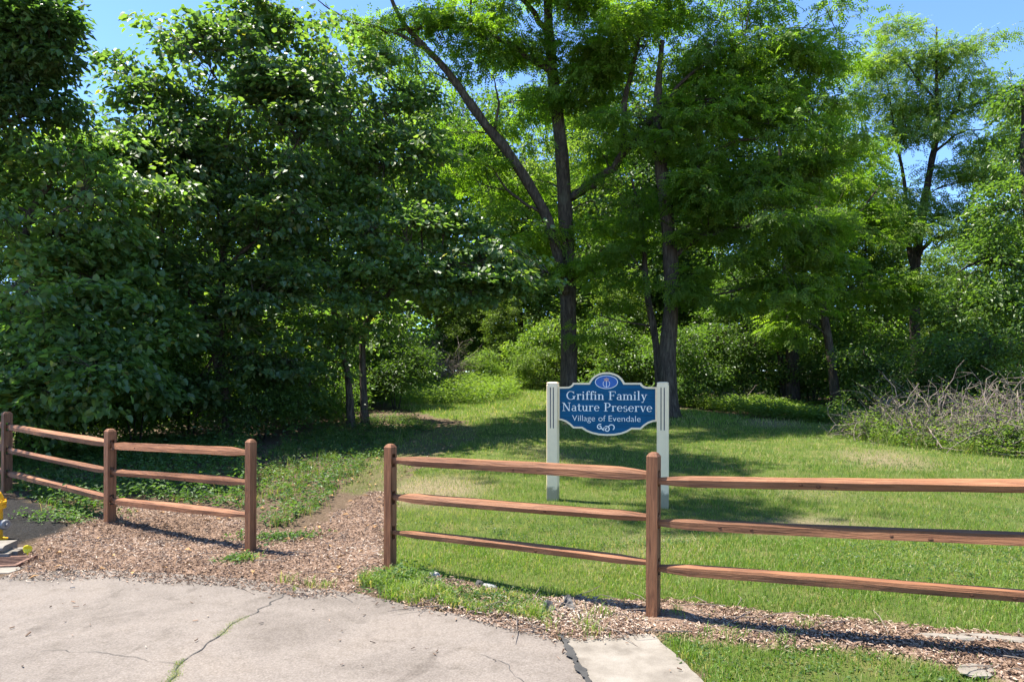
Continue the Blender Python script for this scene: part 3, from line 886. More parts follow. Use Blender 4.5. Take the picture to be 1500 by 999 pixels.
# ------------------------------------------------------------------ hydrant and storm drain
hp = (-5.335, 6.98)
hyd = empty('fire_hydrant', (hp[0], hp[1], float(surf(*hp)) - .02), R(-18), label='yellow fire hydrant with a grey outlet cap on black soil', cat='hydrant')
g = Geo(); g.lathe([(.15, -.02), (.15, .03), (.105, .035), (.105, .34), (.112, .345), (.135, .35), (.135, .385), (.112, .39)], 28); g.obj('barrel', M['hydrant'], hyd, False)
g = Geo(); g.lathe([(.13, .391), (.138, .395), (.138, .42), (.118, .425), (.112, .46), (.092, .505), (.06, .535), (.03, .548), (.022, .55), (.022, .585)], 28); g.obj('bonnet', M['hydrant'], hyd)
for k, (dx, dy, rr_) in enumerate([(1, 0, .052), (-1, 0, .052), (0, -1, .07)]):
    ang = math.atan2(dy, dx)
    g = Geo(); g.lathe([(rr_ * .95, .08), (rr_ * .95, .155), (rr_ * 1.08, .157), (rr_ * 1.08, .17)], 18, axis=0)
    o = g.obj('outlet', M['hydrant'], hyd); o.rotation_euler = (0, 0, ang); o.location = (0, 0, .20)
    g = Geo(); g.lathe([(rr_ * 1.0, .172), (rr_ * 1.04, .18), (rr_ * 1.04, .212), (rr_ * .86, .226), (rr_ * .3, .228), (rr_ * .3, .252)], 18, axis=0)
    c = g.obj('cap', M['steel'], o)
for k in range(8):
    g = Geo(); a = k / 8 * 2 * math.pi + .2
    g.lathe([(.012, .386), (.012, .436)], 6, (math.cos(a) * .124, math.sin(a) * .124, 0)); g.obj('bolt', M['hydrant'], hyd)

dr = empty('storm_drain', (-5.28, 6.36, 0), R(9), label='concrete kerb inlet with a rusty iron grate by the hydrant', cat='drain')
g = Geo()
prof = [(.0, .045), (-.035, .05), (-.055, .075), (-.05, .095), (-.02, .11), (.20, .115), (.20, -.02), (.0, -.02)]
g.rings([[(x, .02 + y, z) for y, z in prof] for x in np.linspace(-.9, .50, 9)]); g.obj('hood', M['concrete'], dr)
g = Geo(); g.box(.41, -.05, -.02, .56, .016, .045); g.box(.501, .02, -.02, .60, .19, .05); g.obj('end_wall', M['concrete'], dr)
g = Geo(); g.box(-.9, -.03, -.32, .52, .01, -.022); g.box(-.9, -.42, -.32, .6, -.032, -.05); g.obj('pit', M['dark'], dr)
fr_ = Geo(); fr_.box(-.9, -.40, -.02, .80, -.365, .018); fr_.box(-.9, -.055, -.02, .80, -.025, .018); fr_.box(.765, -.3645, -.02, .80, -.0555, .018)
gr_o = fr_.obj('grate', M['rust'], dr)
for k in range(6):
    b = Geo(); y0 = -.345 + k * .054; b.box(-.9, y0, -.03, .764, y0 + .014, .015); b.obj('bar', M['rust'], gr_o)
# broken concrete gutter in front of it
g = Geo(); poly = ragged(np.array([(-.95, -.62), (.86, -.60), (.90, -.405), (-.95, -.405)]), .07, .006, 44)
n = len(poly); jj = np.arange(n)
g.add(np.vstack([np.column_stack([poly, np.full(n, .005)]), np.column_stack([poly, np.full(n, -.05)])]), jj[None], np.stack([jj, jj + n, (jj + 1) % n + n, (jj + 1) % n], -1))
g.obj('gutter_slab', M['concrete'], dr)
ym = P(40, 797, 6.5)
yd = empty('drain_marker', (ym[0], ym[1], float(surf(ym[0], ym[1])) + .015), R(20), label='small yellow plastic marker lying at the kerb inlet corner', cat='marker')
g = Geo(); a = np.arange(14) / 14 * 2 * np.pi
rr_ = [np.column_stack([r * np.cos(a), h + .012 * np.cos(2 * a) * r / .04, r * np.sin(a) * 1.0 + .05]) for r, h in ((.004, -.004), (.034, -.006), (.04, 0), (.034, .005), (.004, .003))]
g.rings(rr_); g.obj('disc', M['yellow'], yd)
g = Geo(); g.tube([(0, 0, -.02), (.004, .004, .015)], .006, 6); g.obj('stake', M['yellow'], yd)

# ------------------------------------------------------------------ stones, slabs and scraps at the verge
def rock(name, px, py, size, seed, mat, label, cat, flat=.6, group=None, lift=0.3):
    r_ = np.random.default_rng(seed); p = gpt(px, py)
    k = 9; m = 6; rr = []
    for i in range(m):
        t = i / (m - 1); ph = t * math.pi; a = np.arange(k) / k * 2 * np.pi + .2 * i
        rad = max(.05, math.sin(ph)) ** .6
        ring = np.stack([np.cos(a) * rad * size[0], np.sin(a) * rad * size[1], np.full(k, -math.cos(ph) * size[2])], -1)
        ring += sn(ring / max(size), 3.0, seed)[:, None] * .12 * min(size) + r_.normal(size=(k, 3)) * .06 * min(size)
        rr.append(ring)
    g = Geo(); g.rings(rr); o = g.obj(name, mat)
    o.location = (p[0], p[1], float(surf(*p)) + size[2] * lift); o.rotation_euler = (r_.normal() * .04, r_.normal() * .04, -.42 if size[0] > .15 else r_.uniform(0, 3))
    return tag(o, label, cat, group)
rock('rock', 637, 848, (.055, .05, .045), 1, M['stone'], 'round pale stone in the mulch, farthest from the asphalt near the fence end post', 'stone')
rock('rock', 610, 858, (.10, .06, .022), 2, M['stone'], 'flat pale grey stone lying nearest the fence end post', 'stone')
rock('rock', 702, 859, (.05, .04, .035), 3, M['tar'], 'small dark stone beside a flat pale stone', 'stone')
rock('rock', 716, 860, (.075, .045, .02), 4, M['stone'], 'flat pale stone right beside the small dark stone', 'stone')
rock('concrete_chunk', 1480, 943, (.30, .05, .02), 5, M['concrete'], 'long pale concrete edging showing through mulch beneath the right rails', 'concrete piece')
rock('concrete_chunk', 1388, 940, (.18, .04, .02), 7, M['concrete'], 'short pale concrete edging in the mulch left of the longer one', 'concrete piece')
rock('concrete_chunk', 1432, 988, (.11, .08, .015), 6, M['concrete'], 'flat pale concrete fragment at the lower right mulch edge', 'concrete piece')
def scrap(px, py, w, h, seed, label):
    r_ = np.random.default_rng(seed); p = gpt(px, py); m = 7
    u, v = np.meshgrid(np.linspace(-1, 1, m), np.linspace(0, 1, m))
    V = np.stack([u * w * (1 - .55 * v), .05 * v + .05 * np.sin(u * 2 + seed) * (1 - v), v * h * (1 - .25 * u ** 2 * (1 + .4 * math.sin(seed)))], -1).reshape(-1, 3) + r_.normal(size=(m * m, 3)) * .004
    V2 = V + np.array([0, .003, .001]); ix = np.arange(m * m).reshape(m, m)
    q = np.stack([ix[:-1, :-1], ix[:-1, 1:], ix[1:, 1:], ix[1:, :-1]], -1).reshape(-1, 4)
    g = Geo(); g.add(np.vstack([V, V2]), q, q[:, ::-1] + m * m)
    o = g.obj('fabric_scrap', M['fabric']); o.location = (p[0], p[1], float(surf(*p)) + .01); o.rotation_euler = (R(-22), 0, R(r_.uniform(-25, 25)))
    return tag(o, label, 'fabric scrap')
scrap(804, 904, .075, .10, 1, 'grey landscape fabric scrap sticking up from the mulch, left of the pair')
scrap(830, 898, .065, .11, 2, 'darker landscape fabric scrap sticking up from the mulch, right of the pair')

# ------------------------------------------------------------------ wood chips, litter, twigs on the ground
def scatter(poly, n, seed):
    r_ = np.random.default_rng(seed)
    lo, hi = poly.min(0), poly.max(0); out = np.zeros((0, 2))
    while len(out) < n:
        q = r_.uniform(lo - .1, hi + .1, (n * 3, 2))
        j = q + .06 * np.stack([sn(q, 9, 21), sn(q, 9, 23)], -1) + r_.normal(size=q.shape) * .03
        out = np.vstack([out, q[inside(poly, j[:, 0], j[:, 1])]])
    return out[:n]

def chips(name, pts, seed, label, lmin=.009, lmax=.036):
    r_ = np.random.default_rng(seed); n = len(pts)
    L = r_.uniform(lmin, lmax, n) * r_.uniform(.6, 1.2, n); W = r_.uniform(.003, .011, n); T = r_.uniform(.002, .006, n)
    a = r_.uniform(0, 6.28, n); pit = r_.normal(size=n) * .28
    ax = np.stack([np.cos(a) * np.cos(pit), np.sin(a) * np.cos(pit), np.sin(pit)], -1)
    nr = unit(np.stack([r_.normal(size=n) * .4, r_.normal(size=n) * .4, np.ones(n)], -1)); s = unit(np.cross(ax, nr)); nr = np.cross(s, ax)
    z = surf(pts[:, 0], pts[:, 1]) + r_.uniform(.0, .022, n)
    rd = inside(ROAD, pts[:, 0], pts[:, 1]) | inside(APR, pts[:, 0], pts[:, 1]); z = np.where(rd, .012 + T + np.where(inside(APR, pts[:, 0], pts[:, 1]), .012, 0), z)
    c = np.column_stack([pts, z])
    V = []
    for (i, j, k) in ((-1, -1, -1), (1, -.5, -1), (1, .7, -1), (-1, 1, -1), (-1, -1, 1), (1, -.5, 1), (1, .7, 1), (-1, 1, 1)):
        V.append(c + ax * (L * i / 2)[:, None] + s * (W * j / 2)[:, None] + nr * (T * k / 2)[:, None])
    V = np.stack(V, 1).reshape(-1, 3); b = (np.arange(n) * 8)[:, None, None]
    q = (np.array([[4, 5, 6, 7], [0, 1, 5, 4], [2, 3, 7, 6]])[None] + b).reshape(-1, 4)
    return tag(link(name, mesh_np(name, V, [q], {'tint': np.repeat(np.clip(r_.beta(1.5, 1.5, n) - .02 + .18 * sn(pts, 3.5, 91), 0, 1), 8)}), M['chip']), label, kind='stuff')
cp = np.vstack([scatter(MUL1, 20000, 1), scatter(MUL2, 18000, 2), scatter(PATH, 500, 3)])
chips('wood_chips', cp, 5, 'brown wood chip mulch around the fences and along the path')
fringe = RE[2 + rng.integers(0, 13, 420)] + rng.normal(size=(420, 2)) * np.array([.18, .05])
t_ = rng.uniform(0, 1, 420); i_ = rng.integers(2, len(RE) - 1, 420)
fringe = RE[i_] * (1 - t_)[:, None] + RE[np.minimum(i_ + 1, len(RE) - 1)] * t_[:, None] + rng.normal(size=(420, 2)) * np.array([.03, .07])
stray = np.column_stack([rng.uniform(-4, 1.2, 90), rng.uniform(3.8, 6.0, 90)])
chips('stray_chips', np.vstack([fringe, stray]), 6, 'loose bits of mulch strewn over the asphalt edge', .012, .04)
# fallen sticks
def sticks(name, pts, seed, lmin, lmax, rad, label, mat):
    r_ = np.random.default_rng(seed); n = len(pts); a = r_.uniform(0, 6.28, n); L = r_.uniform(lmin, lmax, n)
    z = surf(pts[:, 0], pts[:, 1]) + .02
    p0 = np.column_stack([pts, z]); d = np.stack([np.cos(a), np.sin(a), r_.normal(size=n) * .06], -1) * L[:, None]
    V, q = twigs(p0, p0 + d * .5 + r_.normal(size=(n, 3)) * .02, p0 + d, rad, rad * .5, 5)
    return tag(link(name, mesh_np(name, V, [q]), mat), label, kind='stuff')
sticks('fallen_sticks', np.vstack([scatter(MUL1, 60, 8), scatter(MUL2, 70, 9)]), 3, .12, .45, .004, 'thin dry sticks lying in the mulch', M['twig'])

# ------------------------------------------------------------------ grass
def grass(name, pts, h, w, seed, label, bend=.5, segs=2, dry=0.0, kind='stuff'):
    r_ = np.random.default_rng(seed); n = len(pts)
    z = surf(pts[:, 0], pts[:, 1]) - .006
    a = r_.uniform(0, 6.28, n); d = np.stack([np.cos(a), np.sin(a), np.zeros(n)], -1)
    f = r_.uniform(0, 6.28, n); s = np.stack([np.cos(f), np.sin(f), np.zeros(n)], -1)
    H = h * r_.uniform(.55, 1.25, n) * (1 + .22 * sn(pts, 2.3, 63) + .15 * sn(pts, 9, 64)).clip(.5, 1.7); W = w * r_.uniform(.7, 1.3, n); B = bend * r_.uniform(.2, 1.3, n)
    c = np.column_stack([pts, z]); upv = np.array([0, 0, 1.])
    tip = c + upv * (H * (1 - .25 * B))[:, None] + d * (H * B)[:, None]
    if segs == 1:
        V = np.stack([c - s * W[:, None] / 2, c + s * W[:, None] / 2, tip], 1).reshape(-1, 3)
        F = [np.arange(n * 3).reshape(n, 3)]; k = 3
    else:
        mid = c + upv * (H * .6)[:, None] + d * (H * B * .3)[:, None]
        V = np.stack([c - s * W[:, None] / 2, c + s * W[:, None] / 2, mid + s * W[:, None] * .42, mid - s * W[:, None] * .42, tip], 1).reshape(-1, 3)
        b = (np.arange(n) * 5)[:, None]; F = [b + np.array([[0, 1, 2, 3]]), b + np.array([[3, 2, 4]])]; k = 5
    ti = np.clip(.45 + .22 * sn(pts, 1.6, 61) + .18 * r_.normal(size=n) + dry * (r_.uniform(size=n) < .25), 0, .95)
    ti = np.where(r_.uniform(size=n) < .10 + .35 * np.clip(sn(pts, 1.3, 41) - .35, 0, 1), 1.0, ti)
    return tag(link(name, mesh_np(name, V, F, {'tint': np.repeat(ti, k)}), M['grass']), label, kind=kind)

def lawn_pts(y0, y1, dens, seed, extra=None):
    r_ = np.random.default_rng(seed)
    x0, x1 = -6.0, min(.80 * y1 + .6, 13)
    n = int((x1 - x0) * (y1 - y0) * dens)
    q = np.column_stack([r_.uniform(x0, x1, n), r_.uniform(y0, y1, n)])
    q = q[q[:, 0] < .8 * q[:, 1] + .5]
    rd, m1, m2, pth, bl, lw = zones(q[:, 0], q[:, 1])
    th = np.clip(sn(q, 1.3, 41) - .45, 0, 1) * .9
    bare = .95 * np.exp(-((q[:, 0] - 3.3) ** 2 / .5 + (q[:, 1] - 7.7) ** 2 / .12))
    keep = (lw | (pth & (r_.uniform(size=len(q)) < .38))) & ~rd & ~m1 & (~m2 | (r_.uniform(size=len(q)) < .03)) & (r_.uniform(size=len(q)) > th) & (r_.uniform(size=len(q)) > bare) & (r_.uniform(size=len(q)) < .75 + .35 * sn(q, 5, 71))
    return q[keep]
G1 = lawn_pts(2.8, 7.0, 5200, 1); G2 = lawn_pts(7.0, 11.0, 2300, 2); G3 = lawn_pts(11, 17, 900, 3); G4 = lawn_pts(17, 33.5, 420, 4)
grass('lawn_grass', G1, .058, .0042, 11, 'short mown lawn grass behind the longer fence', .6, 2)
grass('mid_lawn_grass', G2, .062, .0062, 12, 'mown lawn grass around the sign', .6, 1)
grass('far_lawn_grass', G3, .07, .010, 13, 'mown lawn grass towards the trees', .6, 1)
grass('clearing_grass', G4, .10, .018, 14, 'bright grass in the clearing beyond the path', .6, 1)
def clover(y0, y1, n, seed):
    r_ = np.random.default_rng(seed); q = np.column_stack([r_.uniform(-2, .8 * y1, n * 6), r_.uniform(y0, y1, n * 6)])
    z = zones(q[:, 0], q[:, 1]); return q[z[5] & ~z[0] & ~z[1] & ~z[2] & ~z[3] & (sn(q, 2.2, 65) > .25)][:n]
LAWNW = np.vstack([clover(3.4, 7, 700, 66), clover(7, 12, 900, 67)])
# coarse tufts along the verge and at fence feet
def tufts(pts, per, rad, seed):
    r_ = np.random.default_rng(seed)
    q = np.repeat(pts, per, 0) + r_.normal(size=(len(pts) * per, 2)) * rad
    return q
VERGE = gpoly([(520, 858), (560, 835), (600, 838), (650, 868), (720, 875), (795, 885), (800, 915), (740, 905), (680, 898), (600, 882), (540, 870)])
tp_ = np.vstack([tufts(scatter(VERGE, 150, 5), 26, .035, 6), tufts(np.array([gpt(*p) for p in [(800, 925), (860, 920), (870, 932), (640, 870), (940, 880), (1180, 920), (990, 905), (350, 822), (365, 822), (1010, 965), (995, 950), (450, 862), (480, 864), (465, 866), (415, 858), (1040, 935), (1075, 940), (880, 905), (1150, 945)]]), 45, .045, 7)])
tp_ = tp_[~inside(ROAD, tp_[:, 0], tp_[:, 1])]
grass('verge_grass', tp_, .085, .005, 15, 'unmown grass tufts at the asphalt verge', .7, 2)
ci = np.random.default_rng(3).choice(len(CRK), 2600); cr = CRK[ci] + np.random.default_rng(4).normal(size=(2600, 2)) * .014
cr = cr[sn(cr, 9, 55) > -.25]
o = grass('crack_grass', cr, .028, .005, 16, 'tiny weeds growing out of the asphalt crack', .9, 1)

# ------------------------------------------------------------------ low leafy undergrowth (stuff)
def undergrowth(name, pts, hmin, hmax, per, leafL, seed, label, mat='weed', spread=.10):
    r_ = np.random.default_rng(seed); n = len(pts)
    z = surf(pts[:, 0], pts[:, 1]); H = r_.uniform(hmin, hmax, n) * np.clip(1 + .5 * sn(pts, 1.1, seed), .4, 1.6)
    c = np.repeat(np.column_stack([pts, z]), per, 0); hh = np.repeat(H, per)
    N = n * per; a = r_.uniform(0, 6.28, N); t = r_.uniform(.15, 1, N)
    outd = np.stack([np.cos(a), np.sin(a), r_.normal(size=N) * .3 + .1], -1)
    pos = c + np.column_stack([np.cos(a) * spread * r_.uniform(0, 1, N), np.sin(a) * spread * r_.uniform(0, 1, N), hh * t])
    nr = np.stack([r_.normal(size=N) * .4, r_.normal(size=N) * .4, np.ones(N)], -1)
    L = leafL * r_.uniform(.6, 1.3, N)
    V, T, k = leaves4(pos, outd, nr, L, L * .62)
    ti = np.clip(np.repeat(r_.uniform(.1, .8, n), per) + r_.normal(size=N) * .15, 0, 1)
    return tag(link(name, mesh_np(name, V, [T], {'tint': np.repeat(ti, k)}), M[mat]), label, kind='stuff')
r7 = np.random.default_rng(77)
WEED1 = gpoly([(380, 776), (430, 772), (470, 742), (500, 714), (540, 684), (590, 648), (640, 626), (600, 612), (520, 618), (440, 640), (390, 665), (378, 700)])
WEED2 = gpoly([(105, 765), (170, 735), (250, 735), (350, 748), (372, 745), (372, 650), (200, 640), (30, 660), (-60, 690), (25, 725)])
undergrowth('woodland_weeds', scatter(WEED1, 1100, 21), .02, .2, 9, .052, 31, 'leafy green weeds beside the mulch path')
undergrowth('fence_weeds', scatter(WEED2, 1900, 22), .04, .34, 9, .06, 32, 'shaded leafy weeds behind the shorter fence')
undergrowth('verge_weeds', scatter(VERGE, 200, 23), .01, .07, 8, .032, 33, 'clover and low weeds at the asphalt verge')
undergrowth('post_weeds', np.vstack([gpt(350, 822) + r7.normal(size=(22, 2)) * .06, gpt(590, 848) + r7.normal(size=(60, 2)) * .12, gpt(410, 790) + r7.normal(size=(60, 2)) * np.array([.2, .1]), gpt(100, 762) + r7.normal(size=(60, 2)) * np.array([.3, .15])]), .02, .10, 9, .04, 34, 'small weeds at the feet of the fence posts')
undergrowth('lawn_weeds', LAWNW, .015, .05, 7, .026, 40, 'clover and broadleaf weeds in the lawn', 'weed', .06)
COV = np.vstack([gpoly([(1095, 612), (1200, 620), (1300, 628), (1310, 612)]), [(8.5, 21), (4.8, 23)]])
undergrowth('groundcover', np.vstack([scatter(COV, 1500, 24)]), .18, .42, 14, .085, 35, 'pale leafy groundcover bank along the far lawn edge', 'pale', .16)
CLR = np.array([(-5.2, 21.5), (-1.2, 22.5), (.2, 25), (.4, 34), (-5.5, 34)])
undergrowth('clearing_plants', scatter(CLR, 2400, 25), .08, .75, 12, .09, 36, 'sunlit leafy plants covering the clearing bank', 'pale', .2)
FLOOR = np.array([(-30, 11.5), (-8.2, 11.3), (-6, 10.5), (-4.2, 12), (-3.4, 15), (-4.5, 22), (-6, 34), (-40, 34)])
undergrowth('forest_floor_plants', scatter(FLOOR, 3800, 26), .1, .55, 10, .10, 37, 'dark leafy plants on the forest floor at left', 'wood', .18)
FLOOR2 = np.array([(1.5, 22), (4.5, 21.5), (9, 20), (12, 15), (26, 15), (30, 40), (1.5, 40)])
undergrowth('far_floor_plants', scatter(FLOOR2, 4200, 27), .1, .6, 10, .11, 38, 'leafy plants on the forest floor beyond the lawn', 'wood', .2)

wg_ = np.vstack([tufts(scatter(WEED1, 240, 71), 26, .07, 72), tufts(scatter(WEED2, 160, 73), 24, .08, 74)])
grass('wood_edge_grass', wg_, .16, .006, 75, 'thin grass tufts among the weeds along the wood edge', .7, 2)
# dead leaves on the floor
dl = np.vstack([scatter(WEED1, 160, 41), scatter(WEED2, 200, 42), scatter(PATH, 60, 43), scatter(MUL1, 60, 44)])
nN = len(dl); r8 = np.random.default_rng(8); aa = r8.uniform(0, 6.28, nN)
V, T, k = leaves4(np.column_stack([dl, surf(dl[:, 0], dl[:, 1]) + .02]), np.stack([np.cos(aa), np.sin(aa), r8.normal(size=nN) * .2], -1), np.stack([r8.normal(size=nN) * .5, r8.normal(size=nN) * .5, np.ones(nN)], -1), r8.uniform(.05, .1, nN), .04)
tag(link('leaf_litter', mesh_np('leaf_litter', V, [T]), M['litter']), 'fallen dry leaves along the path and wood edge', kind='stuff')

# ------------------------------------------------------------------ trees
def sample_blob(c, rad, n, r_, seed, clump=.25, layer=.45, loose=.25):
    """spray centres: gathered into drooping, tilted boughs spread through the lobe"""
    nb = max(3, int(n / 6.5)); m = nb * 4 + 8
    d = unit(r_.normal(size=(m, 3))); rr = r_.uniform(0, 1, m) ** (1 / 2.4)
    bc = c + d * rr[:, None] * rad
    keep = sn(bc, 2.0 / np.mean(rad) ** .5, seed) > -clump
    bc = bc[keep][:nb]
    if len(bc) < 3: bc = c + unit(r_.normal(size=(3, 3))) * .6 * rad
    k = r_.integers(0, len(bc), n)
    R0 = np.minimum(.5 * np.mean(rad), .62)
    a = r_.uniform(0, 6.28, n); q = np.sqrt(r_.uniform(0, 1, n)) * R0 * r_.uniform(.6, 1.25, n)
    out = unit((bc - c) * np.array([1, 1, 0]) + 1e-3)
    e = np.stack([np.cos(a) * q, np.sin(a) * q, np.zeros(n)], -1)
    tilt = r_.normal(size=(len(bc), 2)) * .22 - out[:, :2] * .22
    e[:, 2] = (e[:, :2] * tilt[k]).sum(1) - .22 * q * q / R0 + r_.normal(size=n) * .07 * (1.6 - layer)
    p = bc[k] + e
    nl = int(n * loose)                    # loose sprays that break up the lobe's outline
    p[:nl] = c + unit(r_.normal(size=(nl, 3))) * (r_.uniform(.5, 1.32, nl))[:, None] * rad
    return p

def spray_leaves(kind, sp, cen, r_, per, size, flat, lf):
    """leaf positions around spray centres sp; cen = direction origin for each"""
    n = len(sp); N = n * per
    out = unit((sp - cen) * np.array([1, 1, .35]) + r_.normal(size=(n, 3)) * .35)
    o = np.repeat(out, per, 0); c = np.repeat(sp, per, 0)
    a = r_.uniform(0, 6.28, N); rr = np.sqrt(r_.uniform(0, 1, N)) * size
    e = np.stack([np.cos(a), np.sin(a), np.zeros(N)], -1)
    pos = c + e * rr[:, None]
    pos[:, 2] += r_.normal(size=N) * flat - (rr / size) ** 2 * size * .28
    ax = unit(e * .8 + o * .7 + r_.normal(size=(N, 3)) * .35 + np.array([0, 0, -.28]))
    nr = unit(np.array([0, 0, 1.]) + o * .25 + e * .25 + r_.normal(size=(N, 3)) * .42)
    ti = np.clip(np.repeat(r_.uniform(.05, .75, n), per) + r_.normal(size=N) * .16, 0, .93)
    ti = np.where(r_.uniform(size=N) < .02, 1., ti)
    return pos, ax, nr, ti

def tree(name, label, cat, base, trunks, limbs, blobs, leaf, mat, bark='bark', group=None, seed=0, per=34, spray=.45, lsize=.10, flat=.07, dens=1.0, layer=.45, clump=.25, twr=.007):
    """trunks/limbs: lists of [(x,y,z,r)..] world points; blobs: [(centre, radii, n sprays)]"""
    r_ = np.random.default_rng(seed)
    base = np.asarray(base, float)
    root = empty(name, tuple(base), 0, label=label, cat=cat, group=group)
    nodes_ = []
    for ti_, t in enumerate(trunks):
        t = np.asarray(t, float); q = catmull(t, 7)
        g = Geo(); rad = q[:, 3].copy()
        h = q[:, 2] - base[2]
        rad = rad * .84 * (1 + .55 * np.exp(-np.clip(h, 0, None) / .35))
        g.tube(q[:, :3] - base, rad, 14, .10, seed + ti_)
        link('trunk', g.mesh('trunk', True), M[bark], root)
        nodes_.append(q[len(q) // 4:])
    for t in limbs:
        t = np.asarray(t, float); q = catmull(t, 6)
        g = Geo(); q[1:-1, :3] += r_.normal(size=(len(q) - 2, 3)) * q[1:-1, 3:4] * .35
        g.tube(q[:, :3] - base, q[:, 3], 8, .10, seed)
        link('limb', g.mesh('limb', True), M[bark], root)
        nodes_.append(q)
    nd = np.vstack(nodes_)
    gt = Geo(); LV, LT, LA, ln = [], [], [], 0
    for bi, (c, rad, ns) in enumerate(blobs):
        c = np.asarray(c, float); rad = np.asarray(rad, float) * np.ones(3)
        ns = max(4, int(ns * dens))
        dist = np.linalg.norm(nd[:, :3] - c, axis=1) + np.clip(nd[:, 2] - c[2] + .3, 0, None) * 1.2
        k0 = int(np.argmin(dist)); s0 = nd[k0]
        p0 = s0[:3]; L = np.linalg.norm(c - p0)
        mid = (p0 + c) / 2 + np.array([0, 0, .10 * L]) + r_.normal(size=3) * .06 * L
        br = catmull(np.vstack([p0, mid, c + r_.normal(size=3) * .1 * rad]), 5)
        r0 = min(max(.018, .012 * L + .012), s0[3] * .8)
        gt.tube(br - base, np.linspace(r0, .008, len(br)), 5)
        sp = sample_blob(c, rad, ns, r_, seed * 31 + bi, clump, layer, .08 if leaf == 'frond' else .25)
        if len(sp) == 0: continue
        # sub-branches: a few secondary points, twigs go from these
        nsec = max(3, len(sp) // 9)
        sec = sp[r_.choice(len(sp), nsec, replace=len(sp) < nsec)] * .62 + .38 * br[r_.integers(len(br) // 2, len(br), nsec)]
        bp = br[r_.integers(len(br) // 3, len(br), nsec)]
        V, q = twigs(bp, (bp + sec) / 2 + r_.normal(size=(nsec, 3)) * .06 + np.array([0, 0, .05]), sec, .013, .008, 4); gt.add(V - base, q)
        near = np.argmin(np.linalg.norm(sp[:, None] - sec[None], axis=2), 1)
        b2 = sec[near]
        V, q = twigs(b2, (b2 + sp) / 2 + r_.normal(size=(len(sp), 3)) * .04 + np.array([0, 0, .05]), sp, twr, twr * .5, 3); gt.add(V - base, q)
        cen = np.where(r_.uniform(size=(len(sp), 1)) < .7, b2, c)
        pos, ax, nr, ti = spray_leaves(leaf, sp, cen, r_, per, spray, flat, lsize)
        n = len(pos)
        if leaf == 'broad6':
            Lf = lsize * r_.uniform(.42, 1.35, n); V, T, k = leaves6(pos, ax, nr, Lf, Lf * .88)
        elif leaf == 'frond':
            V, T, k = fronds(pos, ax, nr, lsize * r_.uniform(.7, 1.25, n))
        else:
            Lf = lsize * r_.uniform(.6, 1.3, n); V, T, k = leaves4(pos, ax, nr, Lf, Lf * .6)
        LV.append(V - base); LT.append(T + ln); ln += len(V); LA.append(np.repeat(ti, k))
    link('branches', gt.mesh('branches', True), M[bark], root)['kind'] = 'stuff'
    link('crown', mesh_np('crown', np.concatenate(LV), [np.concatenate(LT)], {'tint': np.concatenate(LA)}), M[mat], root)['kind'] = 'stuff'
    return root

def B(px, py, d, rpx, rpy, n, dy=None):
    """crown lobe seen at a pixel: centre, radii in metres, sprays"""
    return (P(px, py, d), (rpx * d / 1000, (dy if dy else .5 * (rpx + rpy) * d / 1000), rpy * d / 1000), n)
def K(px, py, d, r): return (*P(px, py, d), r)
def root_at(px, d, dz=-.1):
    x = (px - 750) / 1000 * d; return np.array([x, d, float(ground_z(x, d)) + dz])
def Kb(b, r): return (*b, r)

# big-leaved trees at the left
b = np.array([-9.0, 12.6, float(ground_z(-9.0, 12.6)) - .1])
tree('broadleaf_tree', 'dark big-leaved tree hanging low over the fence at the far left edge', 'tree', b,
     [[Kb(b, .13), (-8.9, 12.5, 2.4, .11), K(40, 330, 12.3, .08), K(90, 250, 12.3, .04)]],
     [[K(20, 420, 12.4, .05), K(80, 440, 11.8, .03), K(130, 500, 11.4, .015)]],
     [B(45, 330, 11.8, 110, 75, 100), B(135, 300, 12.2, 120, 80, 120), B(70, 440, 11.3, 110, 70, 100), B(110, 545, 11.0, 85, 60, 80), B(25, 540, 11.4, 75, 65, 70),
      B(165, 410, 12.4, 90, 70, 80), B(25, 230, 12.6, 85, 60, 75), B(120, 210, 13, 70, 45, 50), B(150, 490, 11.6, 60, 50, 45), B(-60, 420, 12, 90, 120, 90), B(-70, 260, 12.4, 90, 90, 70), B(190, 560, 12.4, 60, 42, 50), B(60, 610, 11.6, 60, 35, 36), B(210, 470, 12.8, 60, 50, 46)],
     'broad6', 'broad', seed=1, lsize=.118, per=27, spray=.36, layer=.7, clump=-.05, flat=.05, dens=.95)
b = root_at(337, 14.3)
